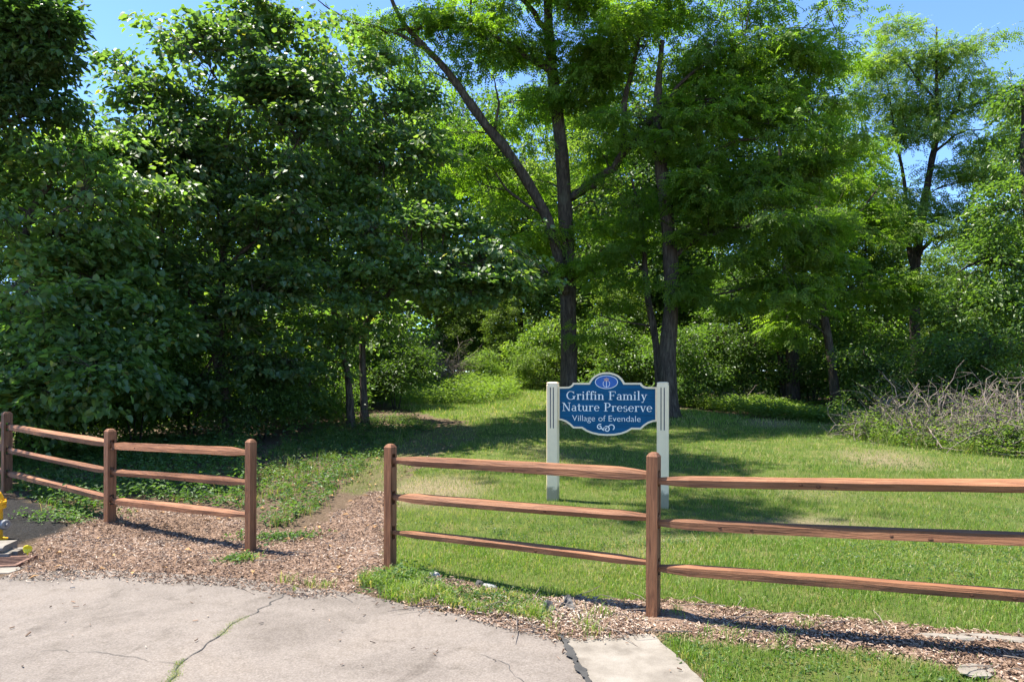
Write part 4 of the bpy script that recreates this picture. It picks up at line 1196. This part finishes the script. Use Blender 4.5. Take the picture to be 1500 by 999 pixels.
tree('broadleaf_tree', 'tall dark big-leaved tree with twin stems behind the shorter fence', 'tree', b,
     [[Kb(b, .12), K(325, 540, 14.4, .105), K(320, 470, 14.5, .10), K(327, 380, 14.6, .085), K(322, 280, 14.7, .06), K(340, 160, 14.8, .035), K(350, 60, 15, .015)],
      [K(330, 600, 14.35, .085), K(305, 480, 14.3, .075), K(280, 435, 14.2, .06), K(235, 330, 14.0, .04), K(210, 220, 14.1, .02)]],
     [[K(326, 330, 14.6, .05), K(400, 270, 14.8, .04), K(440, 200, 15, .02)], [K(322, 400, 14.5, .05), K(380, 350, 14.2, .035), K(420, 330, 14, .015)]],
     [B(205, 205, 14.1, 100, 65, 115), B(300, 110, 14.5, 100, 75, 125), B(400, 80, 14.9, 85, 70, 100), B(176, 84, 14.2, 26, 18, 10), B(215, 132, 14.2, 60, 30, 34), B(375, 25, 15, 55, 30, 36),
      B(330, 215, 14.2, 130, 80, 150), B(240, 290, 13.6, 110, 75, 110), B(435, 190, 15, 95, 90, 120), B(300, 420, 14.6, 110, 60, 62), B(400, 330, 14.3, 100, 70, 90), B(340, 60, 14.8, 60, 40, 40), B(470, 110, 15.2, 45, 50, 40),
      B(230, 390, 13.6, 80, 55, 70), B(370, 425, 13.9, 90, 45, 70), B(290, 500, 15.4, 90, 45, 60), B(215, 520, 14.6, 60, 45, 40), B(430, 40, 15.2, 45, 30, 30),
      B(270, 575, 14.0, 60, 36, 44), B(390, 530, 14.2, 65, 42, 50), B(330, 470, 13.8, 80, 45, 56), B(250, 230, 14, 70, 50, 50), B(380, 150, 14.6, 70, 50, 50)],
     'broad6', 'broad', seed=2, lsize=.118, per=27, spray=.37, layer=.7, clump=-.05, flat=.05, dens=.95)
b = root_at(515, 16.6)
tree('broadleaf_tree', 'dark big-leaved tree reaching a low bough over the path opening', 'tree', b,
     [[Kb(b, .10), K(508, 540, 16.6, .09), K(488, 450, 16.6, .08), K(480, 340, 16.5, .06), K(500, 200, 16.6, .035), K(515, 110, 16.7, .012)],
      [Kb(root_at(535, 16.9), .11), K(531, 530, 16.9, .10), K(535, 480, 16.8, .085), K(562, 440, 16.3, .065), K(610, 390, 15.8, .045), K(700, 385, 15.3, .02)]],
     [[K(484, 400, 16.5, .06), K(430, 310, 16, .04), K(400, 260, 15.8, .02)]],
     [B(525, 165, 16.5, 80, 75, 110), B(500, 85, 16.6, 60, 45, 60), B(565, 255, 16.3, 85, 65, 100), B(475, 330, 15.4, 105, 65, 105), B(590, 340, 15.4, 95, 48, 85), B(690, 388, 15.2, 95, 38, 90),
      B(480, 420, 15.3, 110, 45, 80), B(590, 395, 15.5, 80, 35, 60), B(560, 90, 16.8, 35, 40, 26), B(430, 475, 15.6, 80, 40, 40), B(625, 300, 16.2, 45, 45, 34), B(745, 415, 15.4, 45, 26, 26),
      B(430, 400, 15.0, 90, 50, 80), B(570, 470, 17.2, 60, 40, 40), B(450, 540, 16.6, 70, 40, 50), B(610, 215, 16.8, 50, 50, 44), B(600, 140, 16.8, 40, 40, 26), B(660, 330, 15.8, 60, 40, 44), B(480, 500, 15.7, 60, 36, 44), B(430, 585, 16.0, 50, 30, 30), B(500, 260, 16, 70, 50, 50), B(800, 400, 15.6, 40, 24, 16), B(740, 360, 16.2, 60, 36, 40), B(690, 440, 15.8, 45, 24, 20)],
     'broad6', 'broad', seed=3, lsize=.118, per=27, spray=.37, layer=.7, clump=-.05, flat=.05, dens=.95)
b = np.array([-10.2, 11.6, float(ground_z(-10.2, 11.6)) - .1])
tree('oak_tree', 'dark tree top filling the upper left corner against the sky', 'tree', b,
     [[Kb(b, .2), (-10.1, 11.6, 4, .16), (-9.6, 11.5, 7, .1), (-9.0, 11.3, 9, .05)]],
     [[(-9.7, 11.5, 6.6, .07), K(20, 100, 11.2, .04), K(70, 70, 11, .015)], [(-9.9, 11.5, 5.4, .07), K(10, 180, 11.3, .04), K(60, 150, 11.2, .015)]],
     [B(10, 25, 11, 70, 45, 100), B(66, 25, 10.9, 32, 28, 34), B(66, 82, 11, 30, 18, 24), B(25, 100, 11.2, 60, 32, 55), B(15, 175, 11.4, 70, 45, 70), B(70, 160, 11.4, 40, 28, 26), B(-60, 60, 11, 80, 80, 70)],
     'leaf', 'oak', seed=4, lsize=.13, per=34, spray=.4, layer=.3)

# the locusts
b = root_at(833, 20)
tree('locust_tree', 'large locust with a straight trunk and a long limb leaning left, behind the sign', 'tree', b,
     [[Kb(b, .32), K(833, 530, 20, .30), K(832, 400, 20, .27), K(826, 280, 20, .25), K(818, 180, 19.8, .22), K(806, 80, 19.6, .17), K(800, -40, 19.4, .12), K(790, -160, 19.2, .05)],
      [K(829, 430, 19.9, .20), K(812, 355, 19.6, .19), K(792, 300, 19.4, .18), K(745, 225, 19.2, .165), K(705, 175, 19, .15), K(655, 105, 18.8, .12), K(618, 65, 18.6, .09), K(585, 25, 18.4, .07), K(560, -40, 18.2, .055), (-4.0, 17.2, 14.2, .045), (-4.2, 15.2, 15.2, .03), (-4.2, 13.2, 15.0, .015)]],
     [[K(838, 290, 20, .13), K(880, 258, 19.4, .12), K(913, 225, 19, .105), K(916, 150, 18.8, .08), K(935, 60, 18.6, .06), K(945, -30, 18.5, .03)],
      [K(913, 228, 19, .08), K(960, 170, 18.4, .06), K(1010, 110, 18, .045), K(1090, 60, 17.6, .02)],
      [K(622, 72, 18.6, .055), K(560, 42, 18.3, .045), K(520, 35, 18.2, .035), K(480, 12, 18, .02), K(455, -10, 18, .01)],
      [K(812, 110, 19.6, .09), K(760, 75, 19.2, .07), K(700, 45, 18.8, .055), K(620, 42, 18.5, .04), K(550, 48, 18.3, .03), K(478, 38, 18.2, .015)],
      [K(725, 195, 19.1, .045), K(730, 150, 19, .03), K(722, 110, 18.9, .012)],
      [K(800, 315, 19.5, .05), K(750, 285, 19.2, .04), K(720, 245, 19, .02)],
      [K(812, 90, 19.7, .10), K(790, 30, 19.4, .08), K(735, -30, 19, .05)],
      [K(822, 140, 19.8, .07), K(850, 95, 19.4, .05), K(880, 60, 19.2, .02)]],
     [B(760, 60, 18.8, 70, 50, 60), B(850, 45, 18.8, 90, 60, 90), B(845, 130, 19.2, 70, 45, 50), B(950, 70, 18.4, 90, 70, 90), B(1060, 50, 17.8, 90, 60, 85), B(1150, 70, 18, 80, 60, 70), B(1215, 55, 18.4, 60, 55, 40),
      B(940, 180, 18.6, 75, 55, 56), B(1040, 150, 17.8, 95, 50, 75), B(740, 215, 19.6, 55, 40, 20), B(780, 265, 20.2, 60, 40, 30), B(880, 220, 19.8, 40, 40, 20), B(700, 100, 18.8, 40, 40, 14), B(655, 60, 18.6, 50, 30, 14),
      B(520, 25, 18.2, 60, 18, 12), B(720, 15, 18.8, 60, 25, 26), B(620, 15, 18.4, 50, 20, 12), B(690, 270, 19.2, 55, 45, 20), B(870, 395, 19.2, 60, 36, 30), B(820, 345, 19.4, 50, 30, 16), B(1150, 170, 17.4, 85, 60, 60), B(900, -60, 18.6, 160, 70, 90), B(1090, -60, 18, 130, 70, 80), B(720, -60, 18.6, 100, 50, 40), B(560, 200, 19, 40, 45, 14),
      ((-4.3, 12.8, 14.5), (1.8, 1.6, .9), 80), ((-4.2, 15.3, 15), (1.9, 1.6, .9), 90), ((-4.4, 17.6, 15.5), (1.8, 1.6, 1.0), 70), ((-2.4, 13.6, 15), (1.4, 1.2, .7), 34), ((-.8, 17.2, 12.8), (1.5, 1.0, .7), 50), ((1.6, 17.2, 13), (1.6, 1.0, .7), 52), ((4.0, 17.4, 12.8), (1.6, 1.0, .7), 52), ((6.2, 17.4, 13), (1.5, 1.0, .7), 44), ((-3.5, 10.8, 15), (1.4, 1.2, .8), 36),  # unseen crown lobes above the view, added so their shade falls on the lawn
      B(600, 110, 19, 40, 40, 14), B(660, 190, 19.5, 35, 35, 12), B(540, 60, 18.4, 45, 25, 14), B(640, 20, 18.6, 50, 25, 16), B(700, 60, 18.8, 45, 35, 22),
      B(745, 150, 20.5, 55, 45, 34), B(700, 250, 20.8, 55, 50, 34), B(760, 330, 20.8, 60, 45, 36), B(880, 110, 19.6, 60, 60, 44), B(890, 300, 20.4, 50, 50, 34), B(970, 20, 18.6, 70, 40, 50), B(1000, 130, 18.4, 60, 50, 40)],
     'frond', 'locust', seed=5, lsize=.26, per=17, spray=.46, flat=.06, layer=.6, clump=-.1, dens=.9)
b = root_at(982, 18.6)
tree('locust_tree', 'locust with a thick curved trunk standing right of the sign', 'tree', b,
     [[Kb(b, .27), K(978, 520, 18.6, .25), K(984, 430, 18.6, .24), K(978, 330, 18.5, .22), K(968, 240, 18.4, .19), K(963, 160, 18.3, .14), K(970, 60, 18.2, .07)],
      [Kb(root_at(968, 19.2), .13), K(960, 500, 19.2, .12), K(948, 430, 19.2, .10), K(940, 330, 19.2, .07), K(925, 260, 19.2, .03)]],
     [[K(978, 300, 18.5, .09), K(1005, 265, 18.2, .075), K(1060, 215, 17.8, .05), K(1130, 200, 17.4, .02)], [K(982, 380, 18.6, .07), K(1040, 340, 18, .05), K(1110, 330, 17.4, .025)],
      [K(966, 220, 18.4, .08), K(1040, 150, 18, .06), K(1130, 150, 17.8, .05), K(1200, 170, 17.8, .02)]],
     [B(1010, 235, 18, 70, 50, 55), B(1090, 250, 17.4, 90, 55, 70), B(1130, 325, 17, 80, 45, 62), B(1060, 340, 17.4, 80, 45, 56), B(1150, 405, 17.2, 70, 40, 50), B(925, 375, 18.4, 50, 36, 30), B(1030, 290, 17.8, 60, 45, 40),
      B(1200, 240, 17.6, 75, 65, 56), B(905, 300, 18.8, 55, 50, 30), B(1190, 340, 17.6, 60, 50, 36), B(1010, 410, 18, 50, 30, 22), B(1080, 420, 17.8, 70, 34, 30), B(1190, 150, 18, 60, 50, 34), B(870, 460, 19.4, 50, 30, 16)],
     'frond', 'locust', seed=6, lsize=.26, per=17, spray=.46, flat=.06, layer=.6, clump=-.1, dens=.9)
b = root_at(1345, 23)
tree('locust_tree', 'slender open-crowned tree standing against the sky at the right', 'tree', b,
     [[Kb(b, .22), K(1340, 480, 23, .19), K(1341, 390, 23, .18), K(1352, 310, 23, .15), K(1364, 240, 23, .12), K(1374, 190, 23, .095), K(1372, 130, 23, .07), K(1372, 40, 23, .03)],
      [K(1340, 400, 23, .12), K(1328, 340, 23.2, .10), K(1325, 270, 23.3, .07), K(1310, 190, 23.3, .04), K(1300, 120, 23.3, .02)]],
     [[K(1376, 195, 23, .07), K(1400, 165, 22.8, .06), K(1440, 150, 22.6, .035), K(1475, 145, 22.4, .015)], [K(1368, 225, 23, .05), K(1405, 195, 22.6, .035), K(1440, 190, 22.4, .012)],
      [K(1345, 375, 22.9, .07), K(1365, 352, 22.6, .06), K(1395, 345, 22.3, .03), K(1430, 335, 22, .012)], [K(1372, 120, 23, .04), K(1410, 80, 22.8, .03), K(1440, 60, 22.7, .012)],
      [K(1372, 150, 23, .04), K(1340, 110, 23.2, .03), K(1310, 70, 23.3, .012)]],
     [B(1370, 60, 23, 55, 36, 30), B(1480, 180, 22.6, 40, 30, 14), B(1330, 330, 22.6, 45, 40, 20), B(1400, 300, 22.4, 40, 26, 12), B(1425, 80, 22.8, 45, 32, 26), B(1340, 120, 23, 45, 38, 30), B(1450, 150, 22.5, 40, 26, 20), B(1400, 140, 22.8, 40, 28, 20), B(1320, 190, 23, 45, 45, 34), B(1425, 200, 22.5, 35, 20, 11),
      B(1310, 60, 23.3, 40, 36, 24), B(1285, 130, 23, 45, 55, 40), B(1425, 265, 22.4, 55, 22, 22), B(1390, 235, 22.8, 32, 20, 10), B(1310, 270, 22.6, 50, 45, 34), B(1440, 330, 22, 50, 24, 22), B(1370, 300, 22.8, 30, 22, 8)],
     'frond', 'pale', seed=7, lsize=.30, per=20, spray=.62, flat=.12, layer=.2, clump=.3, dens=1.0, bark='bark_dark')
b = root_at(1545, 19)
tree('woodland_tree', 'dark leafy tree closing the right edge above the brush pile', 'tree', b,
     [[Kb(b, .2), K(1520, 420, 19, .16), K(1500, 260, 19.2, .10), K(1500, 120, 19.4, .04)]], [[K(1515, 400, 19, .07), K(1450, 380, 19.4, .05), K(1400, 400, 19.6, .02)]],
     [B(1495, 130, 19.4, 30, 40, 26), B(1490, 215, 19.4, 28, 24, 14), B(1490, 300, 19, 55, 40, 50), B(1450, 400, 19.5, 70, 50, 70), B(1495, 440, 18.6, 50, 55, 50), B(1560, 250, 19, 60, 140, 110), B(1420, 460, 19.6, 50, 40, 36), B(1560, 480, 18.6, 60, 70, 50)],
     'leaf', 'wood', seed=8, lsize=.12, per=40, spray=.5, layer=.35, bark='bark_dark')
b = root_at(1226, 20.8)
tree('locust_tree', 'tree with a pale trunk leaning left at the lawn edge', 'tree', b,
     [[Kb(b, .17), K(1217, 520, 20.8, .155), K(1205, 450, 20.8, .14), K(1195, 340, 20.8, .11), K(1210, 220, 20.8, .06), K(1220, 140, 20.8, .02)]], [[K(1198, 370, 20.8, .06), K(1260, 310, 20.6, .04), K(1290, 270, 20.5, .02)]],
     [B(1250, 320, 20.4, 70, 60, 60), B(1270, 410, 20.6, 60, 45, 42), B(1210, 430, 20.2, 60, 40, 40), B(1240, 220, 20.8, 60, 60, 50), B(1175, 470, 20.4, 50, 28, 22), B(1290, 350, 21, 45, 50, 32)],
     'frond', 'locust', seed=9, lsize=.28, per=19, spray=.48, flat=.07, layer=.5, clump=-.1)
b = root_at(1160, 22.5)
tree('woodland_tree', 'shaded thick-trunked tree left of the leaning pale trunk', 'tree', b,
     [[Kb(b, .27), K(1160, 500, 22.5, .24), K(1155, 420, 22.5, .2), K(1150, 300, 22.5, .12), K(1140, 200, 22.5, .05)], [Kb(root_at(1150, 22.8), .12), K(1138, 500, 22.8, .1), K(1100, 440, 22.6, .06), K(1070, 400, 22.4, .03)]],
     [[K(1158, 470, 22.5, .08), K(1200, 420, 22.4, .05)]],
     [B(1120, 440, 22.4, 80, 40, 70), B(1150, 330, 22.4, 90, 70, 90), B(1060, 480, 22.8, 60, 34, 40), B(1200, 470, 22.6, 60, 30, 36)],
     'leaf', 'wood', seed=10, lsize=.13, per=36, spray=.55, bark='bark_dark')

# ------------------------------------------------------------------ prototypes for the woodland behind
def proto_tree(seed, h, r, mat, leafL, ns, leaf='leaf'):
    r_ = np.random.default_rng(seed); o = np.zeros(3)
    lean = r_.normal(size=2) * .25
    tr = [(0, 0, -.3, .16), (lean[0] * .3, lean[1] * .3, h * .3, .14), (lean[0], lean[1], h * .6, .09), (lean[0] * 1.3, lean[1] * 1.3, h * .92, .03)]
    bl = []
    for k in range(13):
        z = h * (.24 + .70 * k / 12); a = k * 2.4 + r_.uniform(0, .8); w = math.sin(math.pi * (.15 + .8 * k / 13)) ** .7
        q = r * w * r_.uniform(.35, .7)
        bl.append(((math.cos(a) * q, math.sin(a) * q, z), (r * .55 * r_.uniform(.8, 1.2), r * .55 * r_.uniform(.8, 1.2), h * .10), ns))
    return tree('woodland_tree', 'x', 'tree', o, [tr], [], bl, leaf, mat, 'bark_dark', 'trees of the wood behind the lawn', seed, per=30, spray=.6, lsize=leafL, flat=.14, layer=.35, clump=.3)
def proto_shrub(seed, h, r, mat, leafL, ns, label='x'):
    r_ = np.random.default_rng(seed); o = np.zeros(3); tr = []
    for k in range(4):
        a = k * 1.7 + r_.uniform(0, .6); tr.append([(math.cos(a) * .05, math.sin(a) * .05, -.2, .022), (math.cos(a) * r * .25, math.sin(a) * r * .25, h * .45, .005), (math.cos(a) * r * .6, math.sin(a) * r * .6, h * .85, .006)])
    bl = [((math.cos(k * 2.4) * r * .5, math.sin(k * 2.4) * r * .5, h * (.25 + .6 * ((k * .37) % 1))), (r * .5, r * .5, h * .2), ns) for k in range(9)]
    return tree('shrub', label, 'shrub', o, tr, [], bl, 'leaf', mat, 'bark_dark', 'understory shrubs at the wood edge', seed, per=26, spray=.32, lsize=leafL, flat=.1, layer=.25, clump=.35)

T_A = proto_tree(101, 11, 3.2, 'wood', .17, 55)
T_B = proto_tree(102, 13, 3.0, 'wood', .17, 55)
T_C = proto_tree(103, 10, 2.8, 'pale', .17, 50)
S_A = proto_shrub(111, 2.6, 1.3, 'wood', .095, 34)
S_B = proto_shrub(112, 2.0, 1.4, 'wood', .085, 34)
S_C = proto_shrub(113, 2.2, 1.3, 'pale', .10, 30)
used = set()
def place(proto, px, d, s, rz, label, sz_=1.0, dz=0.0):
    if proto.name in used: o = copy_tree(proto)
    else: o = proto; used.add(proto.name)
    x = (px - 750) / 1000 * d
    o.location = (x, d, float(ground_z(x, d)) + dz); o.rotation_euler = (0, 0, rz); o.scale = (s, s, s * sz_)
    o['label'] = label
    return o
for a in [
    (T_A, -60, 20, .8, .3, 'dense woodland tree behind the low-hanging tree at the far left edge'),
    (T_B, 70, 22, .66, 1.9, 'woodland tree behind the left fence, left of the twin-stemmed tree'),
    (T_A, 230, 21, .8, 2.7, 'woodland tree just left behind the twin-stemmed tree'),
    (T_B, 390, 24, .95, .8, 'woodland tree just right behind the twin-stemmed tree'),
    (T_A, 470, 30, 1.1, 4.2, 'woodland tree seen through the gap beside the low bough'),
    (T_C, 575, 38, 1.35, 2.0, 'sunlit light green tree at the left side of the clearing'),
    (T_B, 640, 43, 1.45, 5.0, 'woodland tree closing the back of the clearing, above the dead vine tangle'),
    (T_A, 700, 40, 1.45, 1.2, 'woodland tree at the back of the clearing, right of the dead vine tangle'),
    (T_C, 765, 36, 1.25, 3.3, 'sunlit light green tree just left of the straight locust trunk'),
    (T_B, 850, 42, 1.4, 2.2, 'woodland tree far behind the sign'),
    (T_C, 905, 34, 1.25, .4, 'light green tree between the two big locust trunks'),
    (T_A, 960, 30, 1.2, 5.5, 'woodland tree directly behind the thick curved locust trunk'),
    (T_B, 1050, 29, 1.15, 1.5, 'woodland tree right of the thick curved locust trunk'),
    (T_A, 1130, 34, 1.1, 3.8, 'woodland tree behind the shaded thick-trunked tree'),
    (T_B, 1215, 31, .95, 2.9, 'woodland tree behind the leaning pale trunk'),
    (T_C, 1275, 28, .8, 4.6, 'light green tree left of the slender open-crowned tree'),
    (T_C, 1375, 33, .62, .9, 'low light green tree behind the slender open-crowned tree'),
    (T_A, 1440, 27, .66, 2.4, 'low dark tree behind the brush pile at right'),
    (T_B, 1530, 25, .85, .2, 'woodland tree behind the right edge of the brush pile'),
    (T_A, 330, 33, 1.0, 5.9, 'distant woodland tree far behind the shorter fence'),
    (T_B, 170, 34, .9, 3.0, 'distant woodland tree far behind the yellow hydrant side of the fence'),
    (T_A, 530, 48, 1.2, .6, 'farthest woodland tree left of the clearing'),
    (T_B, 790, 52, 1.2, 3.6, 'farthest woodland tree between clearing and sign'),
    (T_A, 1000, 46, 1.15, 2.0, 'farthest woodland tree right of the sign'),
    (T_B, 1310, 44, .8, 5.2, 'farthest woodland tree left of the right-hand sky gap'),
    (T_C, 735, 33, .42, 1.0, 'young light green sapling in the clearing between two bright shrubs'),
    (T_C, 690, 35, .5, 4.0, 'young light green sapling behind the bright grass bank of the clearing'),
    (T_A, 560, 27, .45, 2.2, 'young shaded sapling at the left edge of the clearing'),
    (T_C, 915, 27, .45, 5.1, 'young sapling standing behind the gap between the locust trunks'),
    (T_A, 1080, 25, .45, .7, 'young shaded sapling behind the dark shrubs right of the curved locust'),
    (T_A, 290, 18, .42, 1.3, 'young shaded sapling just left behind the twin stems'),
    (T_C, 420, 20, .4, 3.1, 'young lit sapling between the twin stems and the two slim trunks'),
    (T_A, 1410, 26, .42, 2.6, 'young shaded sapling behind the brush pile'),
]: place(*a)
for a in [
    (S_A, 20, 12.2, .9, .1, 'dark shrub behind the leftmost fence post'), (S_B, 110, 13.2, 1.0, 1.2, 'dark shrub behind the fence below the low-hanging boughs'),
    (S_A, 200, 13.8, .95, 2.2, 'dark shrub behind the middle post of the shorter fence'), (S_B, 275, 15.5, 1.1, 3.1, 'dark shrub left of the twin stems'),
    (S_A, 385, 14.6, .8, 4.0, 'leafy shrub right of the twin stems above the fence end'), (S_B, 440, 17.5, 1.15, 5.1, 'dark shrub in front of the two slim trunks'),
    (S_A, 330, 19, 1.3, .7, 'dark shrub deep behind the twin stems'), (S_B, 150, 18, 1.4, 1.9, 'dark shrub deep in the shade at left'),
    (S_A, 580, 21, 1.0, 2.8, 'dark shrub beside the path where it enters the clearing'), (S_B, 490, 22, 1.2, 3.5, 'dark shrub deep behind the two slim trunks'),
    (S_C, 712, 31, .75, 4.4, 'bright shrub in the clearing, right of the dead vine tangle'), (S_C, 778, 29, .8, 5.3, 'bright shrub in the clearing left of the straight locust trunk'),
    (S_C, 806, 31, 1.5, .5, 'bright shrub just behind the straight locust trunk'), (S_C, 598, 34, .9, 1.4, 'bright shrub left of the dead vine tangle'),
    (S_C, 880, 31, 1.3, 2.3, 'pale shrub seen above the sign top'), (S_A, 920, 25, 1.2, 3.2, 'dark shrub above the right half of the sign'),
    (S_A, 1010, 22, 1.0, 4.1, 'dark shrub at the foot of the thick curved locust'), (S_B, 1060, 23, 1.2, 5.0, 'dark shrub at the lawn edge left of the groundcover bank'),
    (S_A, 1110, 24, 1.1, 5.9, 'dark shrub behind the left end of the groundcover bank'), (S_B, 1190, 23, 1.1, .9, 'dark shrub between the two right-hand trunks'),
    (S_A, 1260, 22, 1.2, 1.8, 'dark shrub right of the leaning pale trunk'), (S_B, 1295, 19, 1.0, 2.7, 'dark shrub behind the left part of the brush pile'),
    (S_A, 1400, 18, .9, 3.6, 'dark shrub behind the middle of the brush pile'), (S_B, 1470, 17.5, 1.2, 4.5, 'dark shrub behind the right part of the brush pile'),
    (S_C, 1490, 12.9, .30, 5.4, 'low green shrub growing through the right part of the brush pile'), (S_C, 1300, 14.9, .30, .2, 'low pale shrub growing through the left part of the brush pile'),
    (S_A, 660, 37, 1.5, 1.1, 'shrub at the back of the clearing behind the dead vine tangle'), (S_B, 960, 31, 1.5, 2.0, 'shrub deep in the shade behind the curved locust'),
]: place(*a)

# ------------------------------------------------------------------ brush pile and dead tangles
def tangle(name, label, cat, cx, cy, w, dp, h, n, seed, rmax=.018, leaves=0, mat='twig'):
    r_ = np.random.default_rng(seed); z0 = float(ground_z(cx, cy))
    root = empty(name, (cx, cy, z0), 0, label=label, cat=cat)
    g = Geo(); tips = []
    for i in range(n):
        a = r_.uniform(0, 6.28); q = np.sqrt(r_.uniform())
        p = np.array([math.cos(a) * q * w, math.sin(a) * q * dp, r_.uniform(-.05, .25 * h)])
        env = h * max(.25, 1 - .55 * q * q)
        d = unit(np.array([r_.normal() * .8, r_.normal() * .6, abs(r_.normal()) * .8 + .25])); pts = [p.copy()]; L = r_.uniform(.5, 1.7) * h * .6
        for k in range(7):
            d = unit(d + r_.normal(size=3) * .30 + np.array([0, 0, -.10 - (.35 if p[2] > env else 0)]))
            p = p + d * L / 7; p[2] = max(p[2], .02); pts.append(p.copy())
        r0 = r_.uniform(.25, 1) ** 2.2 * rmax + .004
        g.tube(np.array(pts), np.linspace(r0, r0 * .35, len(pts)), 4 if r0 < .009 else 6)
        tips.append(np.array(pts)); pts = np.array(pts)
        for k in r_.integers(1, 7, 4):                      # forked side twigs
            e = pts[k] + unit(d + r_.normal(size=3) * .9) * L * r_.uniform(.10, .28); e[2] = max(e[2], .02)
            g.tube(np.array([pts[k], (pts[k] + e) / 2 + r_.normal(size=3) * .02, e]), np.array([r0 * .5, r0 * .35, .0015]), 3, caps=False)
    g.obj('branches', M[mat], root)['kind'] = 'stuff'
    if leaves:
        tp = np.concatenate(tips); k = r_.integers(0, len(tp), leaves); pos = tp[k] + r_.normal(size=(leaves, 3)) * .07
        pos = pos[pos[:, 2] < h * r_.uniform(.2, 1.0, len(pos))]; m = len(pos)
        V, T, kk = leaves4(pos, r_.normal(size=(m, 3)), np.array([0, 0, 1.]) + r_.normal(size=(m, 3)) * .5, r_.uniform(.03, .07, m), .03)
        link('foliage', mesh_np('foliage', V, [T], {'tint': np.repeat(r_.uniform(.2, 1, m), kk)}), M['pale'], root)['kind'] = 'stuff'
    return root
tangle('brush_pile', 'tall tangled heap of grey-tan dead branches at the right lawn edge', 'brush pile', 9.1, 14.2, 1.5, 1.0, 1.6, 460, 1, .013, 6500)
tangle('brush_pile', 'lower left end of dead branches sprawling toward the groundcover bank', 'brush pile', 8.1, 14.6, 1.0, .7, .95, 230, 2, .010, 4200)
tangle('brush_pile', 'upright dead brush at the right edge of the lawn', 'brush pile', 9.9, 13.2, .9, .8, 1.75, 300, 3, .012, 4200)
tangle('dead_vine_tangle', 'brown dead vine tangle standing in the clearing beyond the path', 'dead shrub', -3.3, 30, .8, .7, 2.7, 260, 4, .02, 500)
tangle('dead_weeds', 'dry brown weeds at the shaded lawn edge right of the curved locust', 'dead shrub', 7.4, 21.5, .9, .5, .8, 160, 5, .008, 500)
EDGE = np.array([(7.2, 13.6), (9.2, 12.2), (11.5, 11.2), (12.5, 13), (9.5, 14.2), (7.4, 15.2)])
undergrowth('brush_weeds', scatter(EDGE, 900, 51), .12, .5, 12, .06, 39, 'pale weeds growing around the brush pile', 'pale', .14)
eg = scatter(EDGE, 160, 52); grass('tall_edge_grass', tufts(eg, 40, .08, 53), .32, .008, 54, 'tall rank grass in front of the brush pile', .5, 1, .4)

# wood far beyond: reads as one mass
FAR = np.array([(-60, 56), (60, 56), (75, 75), (-75, 75)])
undergrowth('distant_woods', scatter(FAR, 3800, 61), 2.0, 8.0, 14, .85, 62, 'dense distant woods closing the view behind the trees', 'wood', .9)
